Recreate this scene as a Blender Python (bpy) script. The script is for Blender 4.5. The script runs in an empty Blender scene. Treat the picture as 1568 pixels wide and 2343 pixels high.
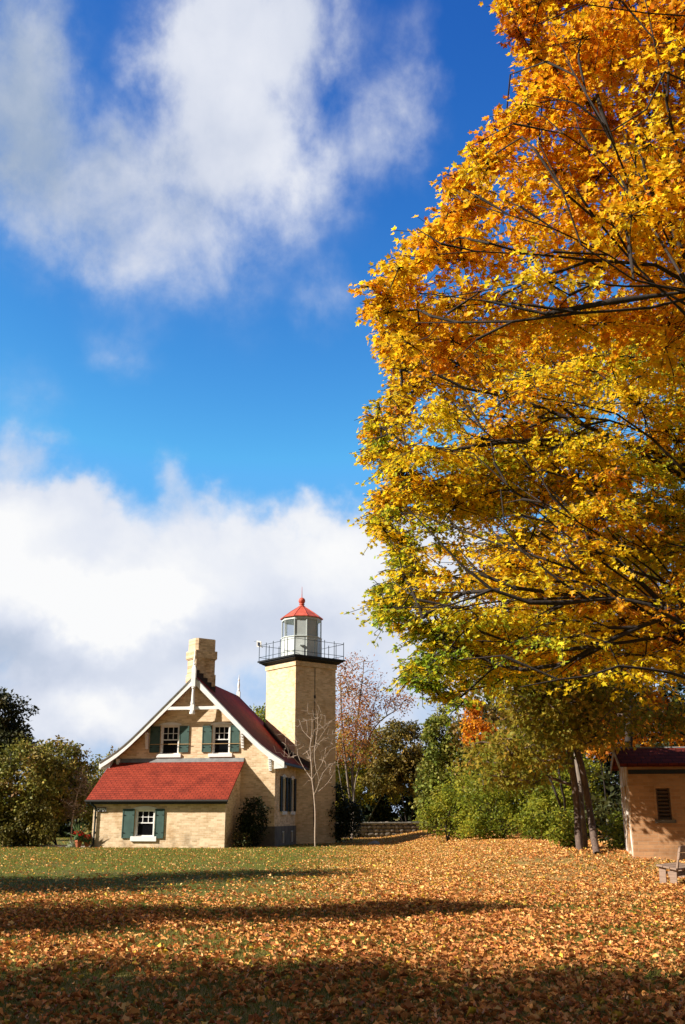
import bpy, bmesh, math, random
import numpy as np
from mathutils import Vector

# ------------------------------------------------------------------ camera, world, sun, exposure
sc = bpy.context.scene
COL = sc.collection
F = 2256.0; TH = math.atan(696.5 / F); CX, CY, EYE = 784.0, 1171.5, 1.65
cam = bpy.data.cameras.new('camera')
cam.sensor_fit = 'VERTICAL'; cam.sensor_height = 36.0; cam.sensor_width = 24.1
cam.lens = F / 2343.0 * 36.0
cam.clip_start = 0.1; cam.clip_end = 20000
camo = bpy.data.objects.new('camera', cam); COL.objects.link(camo)
camo.location = (0, 0, EYE); camo.rotation_euler = (math.pi / 2 + TH, 0, 0)
sc.camera = camo
sc.view_settings.view_transform = 'Standard'; sc.view_settings.look = 'None'
sc.view_settings.exposure = 1.0; sc.view_settings.gamma = 1.0
sc.cycles.max_bounces = 6; sc.cycles.diffuse_bounces = 3; sc.cycles.glossy_bounces = 2
sc.cycles.transmission_bounces = 4; sc.cycles.transparent_max_bounces = 8

SUN_AZ = 70.0      # light travels towards this bearing (from +Y towards +X)
SUN_EL = 33.0
SUN_STRENGTH = 4.9
SKY_STRENGTH = 0.10
EXPOSURE = 1.0


def ray(px, py):
    a = (px - CX) / F; b = -(py - CY) / F
    return np.array([a, math.cos(TH) - b * math.sin(TH), math.sin(TH) + b * math.cos(TH)])


def at(px, py, Y):
    d = ray(px, py); p = d * (Y / d[1]); p[2] += EYE
    return p


def ground(px, py, z=0.0):
    d = ray(px, py)
    return d * ((z - EYE) / d[2]) + np.array([0, 0, EYE])


def skydir(px, py):
    d = ray(px, py); d = d / np.linalg.norm(d)
    return math.atan2(d[0], d[1]), math.asin(d[2])


sun = bpy.data.lights.new('sun', 'SUN')
sun.energy = SUN_STRENGTH; sun.angle = math.radians(0.55); sun.color = (1.0, 0.93, 0.82)
suno = bpy.data.objects.new('sun', sun); COL.objects.link(suno)
_a, _e = math.radians(SUN_AZ), math.radians(SUN_EL)
_td = Vector((math.sin(_a) * math.cos(_e), math.cos(_a) * math.cos(_e), -math.sin(_e)))
suno.rotation_euler = _td.to_track_quat('-Z', 'Y').to_euler()
suno.location = (-30, -10, 30)


class NT:
    """small helper for building node trees"""
    def __init__(s, tree):
        s.t = tree; s.n = tree.nodes; s.l = tree.links

    def put(s, sock, v):
        if v is None: return
        if hasattr(v, 'links') or isinstance(v, bpy.types.NodeSocket): s.l.new(v, sock)
        else: sock.default_value = v

    def node(s, typ, **kw):
        n = s.n.new(typ)
        for k, v in kw.items(): setattr(n, k, v)
        return n

    def math(s, op, a, b=None, c=None, clamp=False):
        n = s.node('ShaderNodeMath', operation=op, use_clamp=clamp)
        s.put(n.inputs[0], a); s.put(n.inputs[1], b)
        if c is not None: s.put(n.inputs[2], c)
        return n.outputs[0]

    def vmath(s, op, a, b=None):
        n = s.node('ShaderNodeVectorMath', operation=op)
        s.put(n.inputs[0], a); s.put(n.inputs[1], b)
        return n.outputs['Value'] if op in ('LENGTH', 'DOT_PRODUCT', 'DISTANCE') else n.outputs[0]

    def maprange(s, v, a, b, c=0.0, d=1.0, smooth=True):
        n = s.node('ShaderNodeMapRange', interpolation_type='SMOOTHSTEP' if smooth else 'LINEAR')
        for i, x in enumerate((v, a, b, c, d)): s.put(n.inputs[i], x)
        return n.outputs[0]

    def mix(s, f, a, b, mode='MIX'):
        n = s.node('ShaderNodeMix', data_type='RGBA', blend_type=mode, clamp_factor=True)
        s.put(n.inputs[0], f); s.put(n.inputs[6], a); s.put(n.inputs[7], b)
        return n.outputs[2]

    def noise(s, vec, scale, detail=4.0, rough=0.55, dist=0.0):
        n = s.node('ShaderNodeTexNoise')
        s.put(n.inputs['Vector'], vec); n.inputs['Scale'].default_value = scale
        n.inputs['Detail'].default_value = detail; n.inputs['Roughness'].default_value = rough
        n.inputs['Distortion'].default_value = dist
        return n

    def combine(s, x, y, z):
        n = s.node('ShaderNodeCombineXYZ')
        for i, v in enumerate((x, y, z)): s.put(n.inputs[i], v)
        return n.outputs[0]

    def sep(s, v):
        n = s.node('ShaderNodeSeparateXYZ'); s.put(n.inputs[0], v)
        return n.outputs

    def ramp(s, f, stops):
        n = s.node('ShaderNodeValToRGB')
        el = n.color_ramp.elements
        while len(el) < len(stops): el.new(0.5)
        for e, (p, c) in zip(el, stops): e.position = p; e.color = tuple(c) + (1,) if len(c) == 3 else c
        s.put(n.inputs[0], f)
        return n.outputs[0]


def build_world():
    w = bpy.data.worlds.new('World'); sc.world = w; w.use_nodes = True
    t = NT(w.node_tree); t.n.clear()
    out = t.node('ShaderNodeOutputWorld'); bg = t.node('ShaderNodeBackground')
    t.l.new(bg.outputs[0], out.inputs[0]); bg.inputs[1].default_value = SKY_STRENGTH
    sky = t.node('ShaderNodeTexSky', sky_type='NISHITA')
    sky.sun_disc = False; sky.sun_elevation = math.radians(SUN_EL)
    sky.sun_rotation = math.radians(SUN_AZ + 180.0)
    sky.altitude = 0; sky.air_density = 1.0; sky.dust_density = 0.4; sky.ozone_density = 4.0
    # deepen the clear sky the way the photograph's polarised blue does: per channel gain and gamma on the sky radiance
    sr, sg, sb = t.sep(sky.outputs[0])
    pw = lambda v, g, k, mx: t.math('MINIMUM', t.math('MULTIPLY', t.math('POWER', v, g), k), mx)
    skyc = t.combine(pw(sr, 2.785, .38, .62), pw(sg, 2.245, .46, 2.3), pw(sb, 1.25, .87, 4.6))
    tc = t.node('ShaderNodeTexCoord'); d = t.vmath('NORMALIZE', tc.outputs['Generated'])
    x, y, z = t.sep(d)
    # dim warm grey added over the sky outside the view, to cut blue fill
    unseen_grey = t.math('MULTIPLY', t.maprange(y, 0.60, 0.15), 0.88)
    skyc = t.mix(unseen_grey, skyc, tuple(v / SKY_STRENGTH / 2 ** EXPOSURE for v in (0.235, 0.205, 0.18)) + (1,))
    az = t.math('ARCTAN2', x, y); el = t.math('ARCSINE', z)
    # domain warp in sky angle space
    p0 = t.combine(az, el, 0.0)
    n1 = t.noise(p0, 7.0, 5.0, 0.55)
    n2 = t.noise(t.vmath('ADD', p0, (3.7, 1.3, 0.4)), 22.0, 5.0, 0.6)
    w1 = t.vmath('MULTIPLY', t.vmath('SUBTRACT', n1.outputs['Color'], (0.5, 0.5, 0.5)), (0.17, 0.12, 0))
    w2 = t.vmath('MULTIPLY', t.vmath('SUBTRACT', n2.outputs['Color'], (0.5, 0.5, 0.5)), (0.05, 0.04, 0))
    p = t.vmath('ADD', t.vmath('ADD', p0, w1), w2)

    def blobs(items):
        acc = None
        for (px, py, sx, sy, amp) in items:
            a, e = skydir(px, py)
            a2, _ = skydir(px + sx, py); _, e2 = skydir(px, py - sy)
            q = t.vmath('MULTIPLY', t.vmath('SUBTRACT', p, (a, e, 0)), (1 / abs(a2 - a), 1 / abs(e2 - e), 0))
            m = t.maprange(t.vmath('LENGTH', q), 0.0, 1.9, amp, 0.0)
            acc = m if acc is None else t.math('ADD', acc, m)
        return acc
    dens = blobs(CLOUDS)
    fb = t.noise(p0, 12.0, 7.0, 0.6, 0.15)
    fine = t.math('MULTIPLY', t.math('SUBTRACT', fb.outputs[0], 0.5), 1.35)
    dsum = t.math('ADD', dens, t.math('MULTIPLY', fine, t.maprange(dens, 0.0, 0.5)))
    alpha = t.math('MULTIPLY', t.maprange(dsum, 0.06, 1.05), 0.97)
    haze = t.math('MULTIPLY', t.math('MULTIPLY', t.maprange(el, 0.17, 0.02), 0.92), t.maprange(y, 0.0, 0.7))
    bright = blobs(BRIGHT)
    grey = blobs(GREY)
    b = t.math('ADD', t.math('SUBTRACT', t.math('ADD', bright, 0.48), grey), t.math('MULTIPLY', t.math('SUBTRACT', n1.outputs[0], 0.5), 0.7))
    b = t.math('ADD', b, t.math('MULTIPLY', t.math('SUBTRACT', fb.outputs[0], 0.5), 0.35))
    cc = t.ramp(b, [(0.0, (0.36, 0.45, 0.60)), (0.40, (0.64, 0.69, 0.81)), (0.72, (0.80, 0.83, 0.91)), (1.0, (0.99, 0.985, 0.98))])
    cc = t.vmath('MULTIPLY', cc, (1 / SKY_STRENGTH / 2 ** EXPOSURE,) * 3)
    hz = tuple(v / SKY_STRENGTH / 2 ** EXPOSURE for v in (0.56, 0.65, 0.80)) + (1,)
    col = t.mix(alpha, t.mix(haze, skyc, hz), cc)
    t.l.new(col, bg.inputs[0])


CLOUDS = [(40, 100, 120, 250, .66), (60, 330, 150, 150, .55), (460, 40, 160, 170, .72), (560, 230, 190, 180, .74),
          (650, 420, 140, 120, .64), (390, 330, 170, 150, .5), (250, 450, 230, 120, .42), (640, 60, 160, 130, .55),
          (910, 300, 90, 120, .5), (930, 110, 80, 120, .3), (180, 560, 300, 100, .34), (540, 590, 280, 100, .3),
          (290, 790, 80, 70, .24), (765, 715, 70, 60, .28), (50, 880, 90, 110, .26), (420, 740, 260, 80, .12),
          (70, 1005, 75, 45, .55), (30, 1125, 110, 75, .75), (200, 1155, 110, 60, .75), (430, 1135, 80, 65, .62), (430, 1050, 50, 45, .3),
          (50, 1300, 200, 140, 1.0), (320, 1350, 260, 130, 1.0), (560, 1300, 240, 105, 1.0), (800, 1310, 190, 105, 1.0), (980, 1350, 220, 160, 1.),
          (110, 1530, 300, 120, .8), (520, 1430, 260, 90, .8), (260, 1620, 190, 80, .7), (640, 1600, 600, 150, .7), (1300, 1500, 300, 300, .8), (-380, 1300, 240, 300, .7)]
BRIGHT = [(10, 1285, 120, 110, .7), (240, 1425, 150, 75, .75), (330, 1360, 150, 90, .5), (190, 1160, 150, 80, .3),
          (600, 1250, 260, 100, .35), (240, 1620, 140, 45, .4), (500, 200, 200, 230, .22), (650, 430, 130, 100, .3), (900, 1280, 200, 100, .3), (700, 1560, 500, 120, .22)]
GREY = [(150, 1505, 300, 50, .30), (500, 1450, 240, 45, .22), (50, 100, 160, 280, .42), (120, 450, 260, 180, .3), (420, 330, 160, 130, .15)]
build_world()

# ------------------------------------------------------------------ materials
def mat(name):
    m = bpy.data.materials.new(name); m.use_nodes = True
    t = NT(m.node_tree); b = t.n['Principled BSDF']
    return m, t, b


def objco(t):
    return t.node('ShaderNodeTexCoord').outputs['Object']


def bump(t, b, h, strength=0.3, dist=0.02):
    n = t.node('ShaderNodeBump'); n.inputs['Strength'].default_value = strength; n.inputs['Distance'].default_value = dist
    t.put(n.inputs['Height'], h); t.l.new(n.outputs[0], b.inputs['Normal'])


def brick_mat(name, c1, c2, mortar, bw=0.30, bh=0.10, stain=0.5, peel=0.0):
    m, t, b = mat(name); o = objco(t)
    x, y, z = t.sep(o)
    v = t.combine(t.math('ADD', x, y), z, 0.0)
    br = t.node('ShaderNodeTexBrick'); t.put(br.inputs['Vector'], v)
    br.inputs['Color1'].default_value = c1 + (1,); br.inputs['Color2'].default_value = c2 + (1,); br.inputs['Mortar'].default_value = mortar + (1,)
    br.inputs['Scale'].default_value = 1.0; br.inputs['Brick Width'].default_value = bw; br.inputs['Row Height'].default_value = bh
    br.inputs['Mortar Size'].default_value = 0.008; br.inputs['Mortar Smooth'].default_value = 0.2; br.inputs['Bias'].default_value = -0.1
    n = t.noise(o, 0.9, 6.0, 0.65)
    c = t.mix(t.maprange(n.outputs[0], 0.45, 0.78), br.outputs[0], (0.74, 0.64, 0.52, 1), 'MULTIPLY')
    n2 = t.noise(t.vmath('MULTIPLY', o, (2.2, 2.2, 7.0)), 1.6, 4.0, 0.6)
    c = t.mix(t.math('MULTIPLY', t.maprange(n2.outputs[0], 0.5, 0.75), 0.4), c, (0.6, 0.47, 0.34, 1), 'MULTIPLY')
    # dark weathering near the ground in patches
    n3 = t.noise(o, 1.3, 5.0, 0.6)
    st = t.math('MULTIPLY', t.math('MULTIPLY', t.maprange(z, 1.3, 0.15), t.maprange(n3.outputs[0], 0.46, 0.68)), stain)
    c = t.mix(st, c, (0.10, 0.075, 0.05, 1))
    if peel > 0:
        n4 = t.noise(t.vmath('MULTIPLY', o, (3.0, 3.0, 0.8)), 1.5, 6.0, 0.7)
        c = t.mix(t.maprange(n4.outputs[0], 0.47, 0.58), c, (0.66, 0.62, 0.57, 1))
    t.l.new(c, b.inputs['Base Color']); b.inputs['Roughness'].default_value = 0.9
    b.inputs['Specular IOR Level'].default_value = 0.15
    h = t.math('ADD', br.outputs['Fac'], t.math('MULTIPLY', n.outputs[0], -0.6))
    bump(t, b, t.math('MULTIPLY', h, -1.0), 0.5, 0.01)
    return m


def shingle_mat(name, c1, c2, slope_axis='y'):
    m, t, b = mat(name); o = objco(t)
    x, y, z = t.sep(o)
    if slope_axis == 'y': v = t.combine(x, t.math('MULTIPLY', z, 1.45), 0.0)
    else: v = t.combine(y, t.math('MULTIPLY', z, 1.45), 0.0)
    br = t.node('ShaderNodeTexBrick'); t.put(br.inputs['Vector'], v)
    br.inputs['Color1'].default_value = c1 + (1,); br.inputs['Color2'].default_value = c2 + (1,); br.inputs['Mortar'].default_value = (c2[0] * .35, c2[1] * .35, c2[2] * .35, 1)
    br.inputs['Scale'].default_value = 1.0; br.inputs['Brick Width'].default_value = 0.30; br.inputs['Row Height'].default_value = 0.155
    br.inputs['Mortar Size'].default_value = 0.016; br.inputs['Mortar Smooth'].default_value = 0.3
    n = t.noise(o, 1.2, 6.0, 0.6)
    c = t.mix(t.maprange(n.outputs[0], 0.4, 0.75), br.outputs[0], (0.62, 0.55, 0.55, 1), 'MULTIPLY')
    n2 = t.noise(o, 60.0, 2.0, 0.6)
    c = t.mix(0.35, c, t.ramp(n2.outputs[0], [(0.3, (0.5, 0.5, 0.5)), (0.7, (1.3, 1.3, 1.3))]), 'MULTIPLY')
    t.l.new(c, b.inputs['Base Color']); b.inputs['Roughness'].default_value = 0.85; b.inputs['Specular IOR Level'].default_value = 0.2
    bump(t, b, t.math('MULTIPLY', br.outputs['Fac'], -1.0), 0.6, 0.012)
    return m


def plain(name, c, rough=0.6, var=0.25, scale=6.0, metal=0.0, spec=0.3, bmp=0.1, stretch=(1, 1, 1)):
    m, t, b = mat(name); o = t.vmath('MULTIPLY', objco(t), stretch)
    n = t.noise(o, scale, 6.0, 0.62)
    lo = tuple(x * (1 - var) for x in c); hi = tuple(min(1, x * (1 + var * 0.6)) for x in c)
    t.l.new(t.ramp(n.outputs[0], [(0.3, lo), (0.7, hi)]), b.inputs['Base Color'])
    b.inputs['Roughness'].default_value = rough; b.inputs['Metallic'].default_value = metal; b.inputs['Specular IOR Level'].default_value = spec
    if bmp: bump(t, b, n.outputs[0], bmp, 0.02)
    return m


def leaf_mat(name, trans=0.4, rough=0.55):
    m, t, b = mat(name)
    at_ = t.node('ShaderNodeAttribute', attribute_name='leaf_colour')
    t.l.new(at_.outputs['Color'], b.inputs['Base Color'])
    b.inputs['Roughness'].default_value = rough; b.inputs['Specular IOR Level'].default_value = 0.25
    tr = t.node('ShaderNodeBsdfTranslucent'); t.l.new(at_.outputs['Color'], tr.inputs[0])
    mx = t.node('ShaderNodeMixShader'); mx.inputs[0].default_value = trans
    t.l.new(b.outputs[0], mx.inputs[1]); t.l.new(tr.outputs[0], mx.inputs[2])
    t.l.new(mx.outputs[0], t.n['Material Output'].inputs[0])
    return m


def glass_mat(name, tint=(0.9, 0.95, 1.0), opacity=0.2):
    m, t, b = mat(name)
    tr = t.node('ShaderNodeBsdfTransparent'); tr.inputs[0].default_value = tint + (1,)
    b.inputs['Base Color'].default_value = (0.02, 0.022, 0.025, 1); b.inputs['Roughness'].default_value = 0.06; b.inputs['Specular IOR Level'].default_value = 0.7
    mx = t.node('ShaderNodeMixShader'); mx.inputs[0].default_value = opacity
    t.l.new(tr.outputs[0], mx.inputs[1]); t.l.new(b.outputs[0], mx.inputs[2])
    t.l.new(mx.outputs[0], t.n['Material Output'].inputs[0])
    return m


M = {}
M['brick'] = brick_mat('cream_brick', (0.84, 0.64, 0.42), (0.56, 0.39, 0.225), (0.74, 0.61, 0.45))
M['brick_tower'] = brick_mat('cream_brick_tower', (0.80, 0.61, 0.38), (0.56, 0.41, 0.235), (0.66, 0.54, 0.39), stain=0.3)
M['brick_chimney'] = brick_mat('weathered_brick', (0.74, 0.56, 0.36), (0.42, 0.28, 0.165), (0.55, 0.43, 0.30))
M['brick_shed'] = brick_mat('tan_brick', (0.49, 0.27, 0.135), (0.37, 0.19, 0.09), (0.42, 0.27, 0.16), stain=0.35)
M['brick_peel'] = brick_mat('peeling_brick', (0.50, 0.30, 0.16), (0.40, 0.24, 0.13), (0.40, 0.30, 0.2), peel=1.0)
M['shingle_main'] = shingle_mat('red_shingle_main', (0.27, 0.020, 0.010), (0.19, 0.013, 0.007), 'x')
M['shingle_lean'] = shingle_mat('red_shingle_lean', (0.31, 0.043, 0.020), (0.25, 0.033, 0.015), 'y')
M['shingle_shed'] = shingle_mat('old_red_shingle', (0.17, 0.024, 0.012), (0.11, 0.015, 0.008), 'y')
M['white'] = plain('white_paint', (0.80, 0.79, 0.77), 0.5, 0.12, 3.0)
M['green'] = plain('green_paint', (0.050, 0.096, 0.082), 0.6, 0.25, 2.5)
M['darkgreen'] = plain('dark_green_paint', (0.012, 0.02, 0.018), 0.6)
M['black'] = plain('black_paint', (0.012, 0.013, 0.014), 0.5, 0.3)
M['flash'] = plain('lead_flashing', (0.20, 0.20, 0.20), 0.6, 0.35, 3.0)
M['darkflash'] = plain('dark_flashing', (0.035, 0.022, 0.02), 0.7, 0.3)
M['gutter'] = plain('dark_gutter', (0.03, 0.028, 0.026), 0.45, 0.3)
M['stone'] = plain('grey_foundation_stone', (0.15, 0.13, 0.11), 0.9, 0.4, 2.0, bmp=0.5)
M['fieldstone'] = plain('field_stone', (0.26, 0.21, 0.165), 0.9, 0.55, 1.7, bmp=0.6)
M['mortar'] = plain('stone_coping', (0.26, 0.24, 0.21), 0.9, 0.3, 3.0, bmp=0.4)
M['greymetal'] = plain('grey_painted_metal', (0.40, 0.43, 0.42), 0.45, 0.12, 2.0)
M['palemetal'] = plain('pale_painted_metal', (0.56, 0.60, 0.58), 0.45, 0.15, 2.0)
M['redmetal'] = plain('faded_red_metal', (0.50, 0.095, 0.06), 0.55, 0.35, 3.0)
M['rail'] = plain('dark_railing_paint', (0.02, 0.035, 0.045), 0.5, 0.2)
M['interior'] = plain('dark_interior', (0.006, 0.006, 0.007), 0.9, 0.3)
M['glass'] = glass_mat('window_glass', (0.35, 0.37, 0.40), 0.35)
M['lanternglass'] = glass_mat('lantern_glass', (0.97, 0.98, 0.98), 0.05)
M['bark'] = plain('dark_bark', (0.030, 0.022, 0.018), 0.9, 0.5, 5.0, bmp=0.8, stretch=(3, 3, 0.7))
M['greybark'] = plain('grey_bark', (0.19, 0.15, 0.12), 0.9, 0.5, 4.0, bmp=0.7, stretch=(3, 3, 0.7))
M['cedarbark'] = plain('cedar_bark', (0.125, 0.085, 0.066), 0.9, 0.55, 5.0, bmp=0.8, stretch=(4, 4, 0.6))
M['palebark'] = plain('pale_young_bark', (0.38, 0.29, 0.225), 0.8, 0.3, 5.0)
M['benchwood'] = plain('weathered_wood', (0.30, 0.205, 0.15), 0.75, 0.3, 3.0, stretch=(8, 1, 8))
M['concrete'] = plain('concrete', (0.40, 0.36, 0.32), 0.9, 0.25, 2.0)
M['terracotta'] = plain('terracotta', (0.42, 0.13, 0.06), 0.8, 0.25)
M['signwood'] = plain('brown_sign_board', (0.035, 0.018, 0.012), 0.6, 0.3)
M['lamp'] = plain('solar_cell', (0.05, 0.06, 0.09), 0.25, 0.2)
M['ochre'] = plain('ochre_rod', (0.42, 0.27, 0.12), 0.6, 0.2)
M['leaf'] = leaf_mat('leaf', 0.56)
M['leafdense'] = leaf_mat('shrub_leaf', 0.28)
M['litter'] = leaf_mat('dry_leaf', 0.12, 0.65)
M['grass'] = leaf_mat('grass_blade', 0.25)


# ------------------------------------------------------------------ mesh helpers
class MB:
    """collects geometry; coordinates (a, d, z) go through an optional frame (origin, right, depth)"""
    def __init__(s, o=(0, 0, 0), r=(1, 0, 0), d=(0, 1, 0)):
        s.v = []; s.f = []
        s.o = np.array(o, float); s.r = np.array(r, float); s.d = np.array(d, float); s.z = np.array((0, 0, 1.))

    def pt(s, a, d, z):
        s.v.append(tuple(s.o + s.r * a + s.d * d + s.z * z)); return len(s.v) - 1

    def box(s, a0, a1, d0, d1, z0, z1):
        i = [s.pt(a, d, z) for z in (z0, z1) for (a, d) in ((a0, d0), (a1, d0), (a1, d1), (a0, d1))]
        for q in ((3, 2, 1, 0), (4, 5, 6, 7), (0, 1, 5, 4), (1, 2, 6, 5), (2, 3, 7, 6), (3, 0, 4, 7)): s.f.append([i[k] for k in q])

    def hexa(s, pts):
        i = [s.pt(*p) for p in pts]
        for q in ((3, 2, 1, 0), (4, 5, 6, 7), (0, 1, 5, 4), (1, 2, 6, 5), (2, 3, 7, 6), (3, 0, 4, 7)): s.f.append([i[k] for k in q])

    def prism(s, poly, d0, d1):
        """polygon in (a, z) extruded along depth d0..d1"""
        n = len(poly)
        A = [s.pt(a, d0, z) for a, z in poly]; B = [s.pt(a, d1, z) for a, z in poly]
        s.f.append(A[:]); s.f.append(B[::-1])
        for k in range(n): s.f.append([A[k], B[k], B[(k + 1) % n], A[(k + 1) % n]])

    def prism_z(s, poly, z0, z1, poly2=None):
        n = len(poly); poly2 = poly2 or poly
        A = [s.pt(a, d, z0) for a, d in poly]; B = [s.pt(a, d, z1) for a, d in poly2]
        s.f.append(A[::-1]); s.f.append(B[:])
        for k in range(n): s.f.append([A[k], A[(k + 1) % n], B[(k + 1) % n], B[k]])

    def tube(s, pts, r, n=6):
        pts = [np.array(p, float) for p in pts]; rings = []
        rr = r if hasattr(r, '__len__') else [r] * len(pts)
        for k, p in enumerate(pts):
            t = pts[min(k + 1, len(pts) - 1)] - pts[max(k - 1, 0)]; t = t / (np.linalg.norm(t) + 1e-9)
            up = np.array((0, 0, 1.)) if abs(t[2]) < .9 else np.array((1., 0, 0))
            a = np.cross(t, up); a /= np.linalg.norm(a); b = np.cross(t, a)
            rings.append([s.pt(*(p + rr[k] * (a * math.cos(2 * math.pi * j / n) + b * math.sin(2 * math.pi * j / n)))) for j in range(n)])
        for k in range(len(rings) - 1):
            for j in range(n):
                s.f.append([rings[k][j], rings[k][(j + 1) % n], rings[k + 1][(j + 1) % n], rings[k + 1][j]])
        s.f.append(rings[0][::-1]); s.f.append(rings[-1])

    def lathe(s, prof, a=0, d=0, n=16, ph=0.0):
        rings = [[s.pt(a + r * math.cos(2 * math.pi * j / n + ph), d + r * math.sin(2 * math.pi * j / n + ph), z) for j in range(n)] for r, z in prof]
        for k in range(len(rings) - 1):
            for j in range(n): s.f.append([rings[k][j], rings[k][(j + 1) % n], rings[k + 1][(j + 1) % n], rings[k + 1][j]])
        s.f.append(rings[0][::-1]); s.f.append(rings[-1])

    def build(s, name, m, parent=None, smooth=False, bevel=0.0):
        me = bpy.data.meshes.new(name); me.from_pydata(s.v, [], s.f); me.update()
        bm = bmesh.new(); bm.from_mesh(me); bmesh.ops.recalc_face_normals(bm, faces=bm.faces[:])
        if bevel > 0: bmesh.ops.bevel(bm, geom=bm.edges[:], offset=bevel, segments=1, affect='EDGES')
        bm.to_mesh(me); bm.free()
        if smooth:
            me.polygons.foreach_set('use_smooth', [True] * len(me.polygons))
        me.materials.append(m)
        o = bpy.data.objects.new(name, me); COL.objects.link(o)
        if parent: o.parent = parent
        return o


def tag(o, label=None, cat=None, group=None, kind=None):
    if label: o['label'] = label
    if cat: o['category'] = cat
    if group: o['group'] = group
    if kind: o['kind'] = kind
    return o


def empty(name, loc, rz=0.0, **kw):
    o = bpy.data.objects.new(name, None); COL.objects.link(o); o.location = tuple(loc); o.rotation_euler = (0, 0, rz)
    o.empty_display_size = 0.3
    return tag(o, **kw)


def np_mesh(name, verts, polys_flat, loop_start, m, cols=None, parent=None, smooth=False):
    """verts (n,3), flat loop vertex indices, loop starts; cols (n,3) per-vertex leaf colour"""
    me = bpy.data.meshes.new(name)
    me.vertices.add(len(verts)); me.vertices.foreach_set('co', np.ascontiguousarray(verts, dtype=np.float32).ravel())
    me.loops.add(len(polys_flat)); me.loops.foreach_set('vertex_index', np.ascontiguousarray(polys_flat, dtype=np.int32))
    me.polygons.add(len(loop_start)); me.polygons.foreach_set('loop_start', np.ascontiguousarray(loop_start, dtype=np.int32))
    me.update(calc_edges=True)
    if smooth: me.polygons.foreach_set('use_smooth', np.ones(len(loop_start), dtype=bool))
    if cols is not None:
        a = me.attributes.new('leaf_colour', 'FLOAT_COLOR', 'POINT')
        c = np.ones((len(verts), 4), np.float32); c[:, :3] = cols
        a.data.foreach_set('color', c.ravel())
    me.materials.append(m)
    o = bpy.data.objects.new(name, me); COL.objects.link(o)
    if parent: o.parent = parent
    return o


def cut(obj, boxes):
    """cut recesses (each a MB) out of a solid mesh object"""
    mb = MB()
    for b in boxes:
        k = len(mb.v); mb.v += b.v; mb.f += [[i + k for i in f] for f in b.f]
    c = mb.build('cutter', M['interior'], obj.parent)
    md = obj.modifiers.new('b', 'BOOLEAN'); md.operation = 'DIFFERENCE'; md.object = c; md.solver = 'EXACT'
    bpy.context.view_layer.update()
    dg = bpy.context.evaluated_depsgraph_get()
    me = bpy.data.meshes.new_from_object(obj.evaluated_get(dg))
    obj.modifiers.clear(); obj.data = me
    bpy.data.objects.remove(c)


# ------------------------------------------------------------------ foliage
HALF = np.array([(0, 0), (.36, .04), (.25, .24), (.54, .56), (.17, .58), (0, 1.0)])
MAPLE_V = np.array([(x, y, 0) for x, y in HALF] + [(-x, y, 0) for x, y in HALF[1:5]])
MAPLE_F = [[0, 1, 2, 3, 4, 5], [0, 5, 9, 8, 7, 6]]
DRY_HALF = np.array([(0, 0), (.30, .08), (.30, .30), (.47, .55), (.22, .68), (0, .95)])
DRY_V = np.array([(x, y, 0) for x, y in DRY_HALF] + [(-x, y, 0) for x, y in DRY_HALF[1:5]])
OVAL_V = np.array([(0, 0, 0), (.30, .45, 0), (0, 1.0, 0), (-.30, .45, 0)])
OVAL_F = [[0, 1, 2, 3]]
SPRAY_V = np.array([(0, 0, 0), (.42, .75, 0), (.16, .62, 0), (0, 1.0, 0), (-.16, .62, 0), (-.42, .75, 0)])
SPRAY_F = [[0, 1, 2, 3, 4, 5]]
BLADE_V = np.array([(-.06, 0, 0), (.06, 0, 0), (0, 1.0, 0)])
BLADE_F = [[0, 1, 2]]


def unit(v):
    return v / (np.linalg.norm(v, axis=-1, keepdims=True) + 1e-9)


def leaves_mesh(name, pos, size, normal, tipdir, cols, m, parent=None, shape='maple', fold=0.35, rng=None, narrow=0.0):
    V, Fc = {'maple': (MAPLE_V, MAPLE_F), 'dry': (DRY_V, MAPLE_F), 'oval': (OVAL_V, OVAL_F), 'spray': (SPRAY_V, SPRAY_F), 'blade': (BLADE_V, BLADE_F)}[shape]
    n = len(pos)
    normal = unit(normal); tip = unit(tipdir - normal * np.sum(tipdir * normal, 1, keepdims=True)); side = np.cross(tip, normal)
    fo = fold * (0.3 + rng.random(n))[:, None, None] if fold else np.zeros((n, 1, 1))
    x = V[None, :, 0, None]; y = V[None, :, 1, None]
    if narrow: x = x * (1 - narrow * rng.random(n) ** .8)[:, None, None]
    s = size[:, None, None]
    up = np.abs(x) * fo + (-(y ** 2)) * fo * 0.35
    w = pos[:, None, :] + s * (x * side[:, None, :] + y * tip[:, None, :] + up * normal[:, None, :])
    nv = len(V); base = (np.arange(n) * nv)[:, None]
    flat1 = np.concatenate([np.array(f) for f in Fc]); flat = (base + flat1[None, :]).ravel()
    lens = np.array([len(f) for f in Fc]); st1 = np.concatenate(([0], np.cumsum(lens)[:-1])); st = ((np.arange(n) * lens.sum())[:, None] + st1[None, :]).ravel()
    return np_mesh(name, w.reshape(-1, 3), flat, st, m, np.repeat(cols, nv, axis=0), parent)


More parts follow.
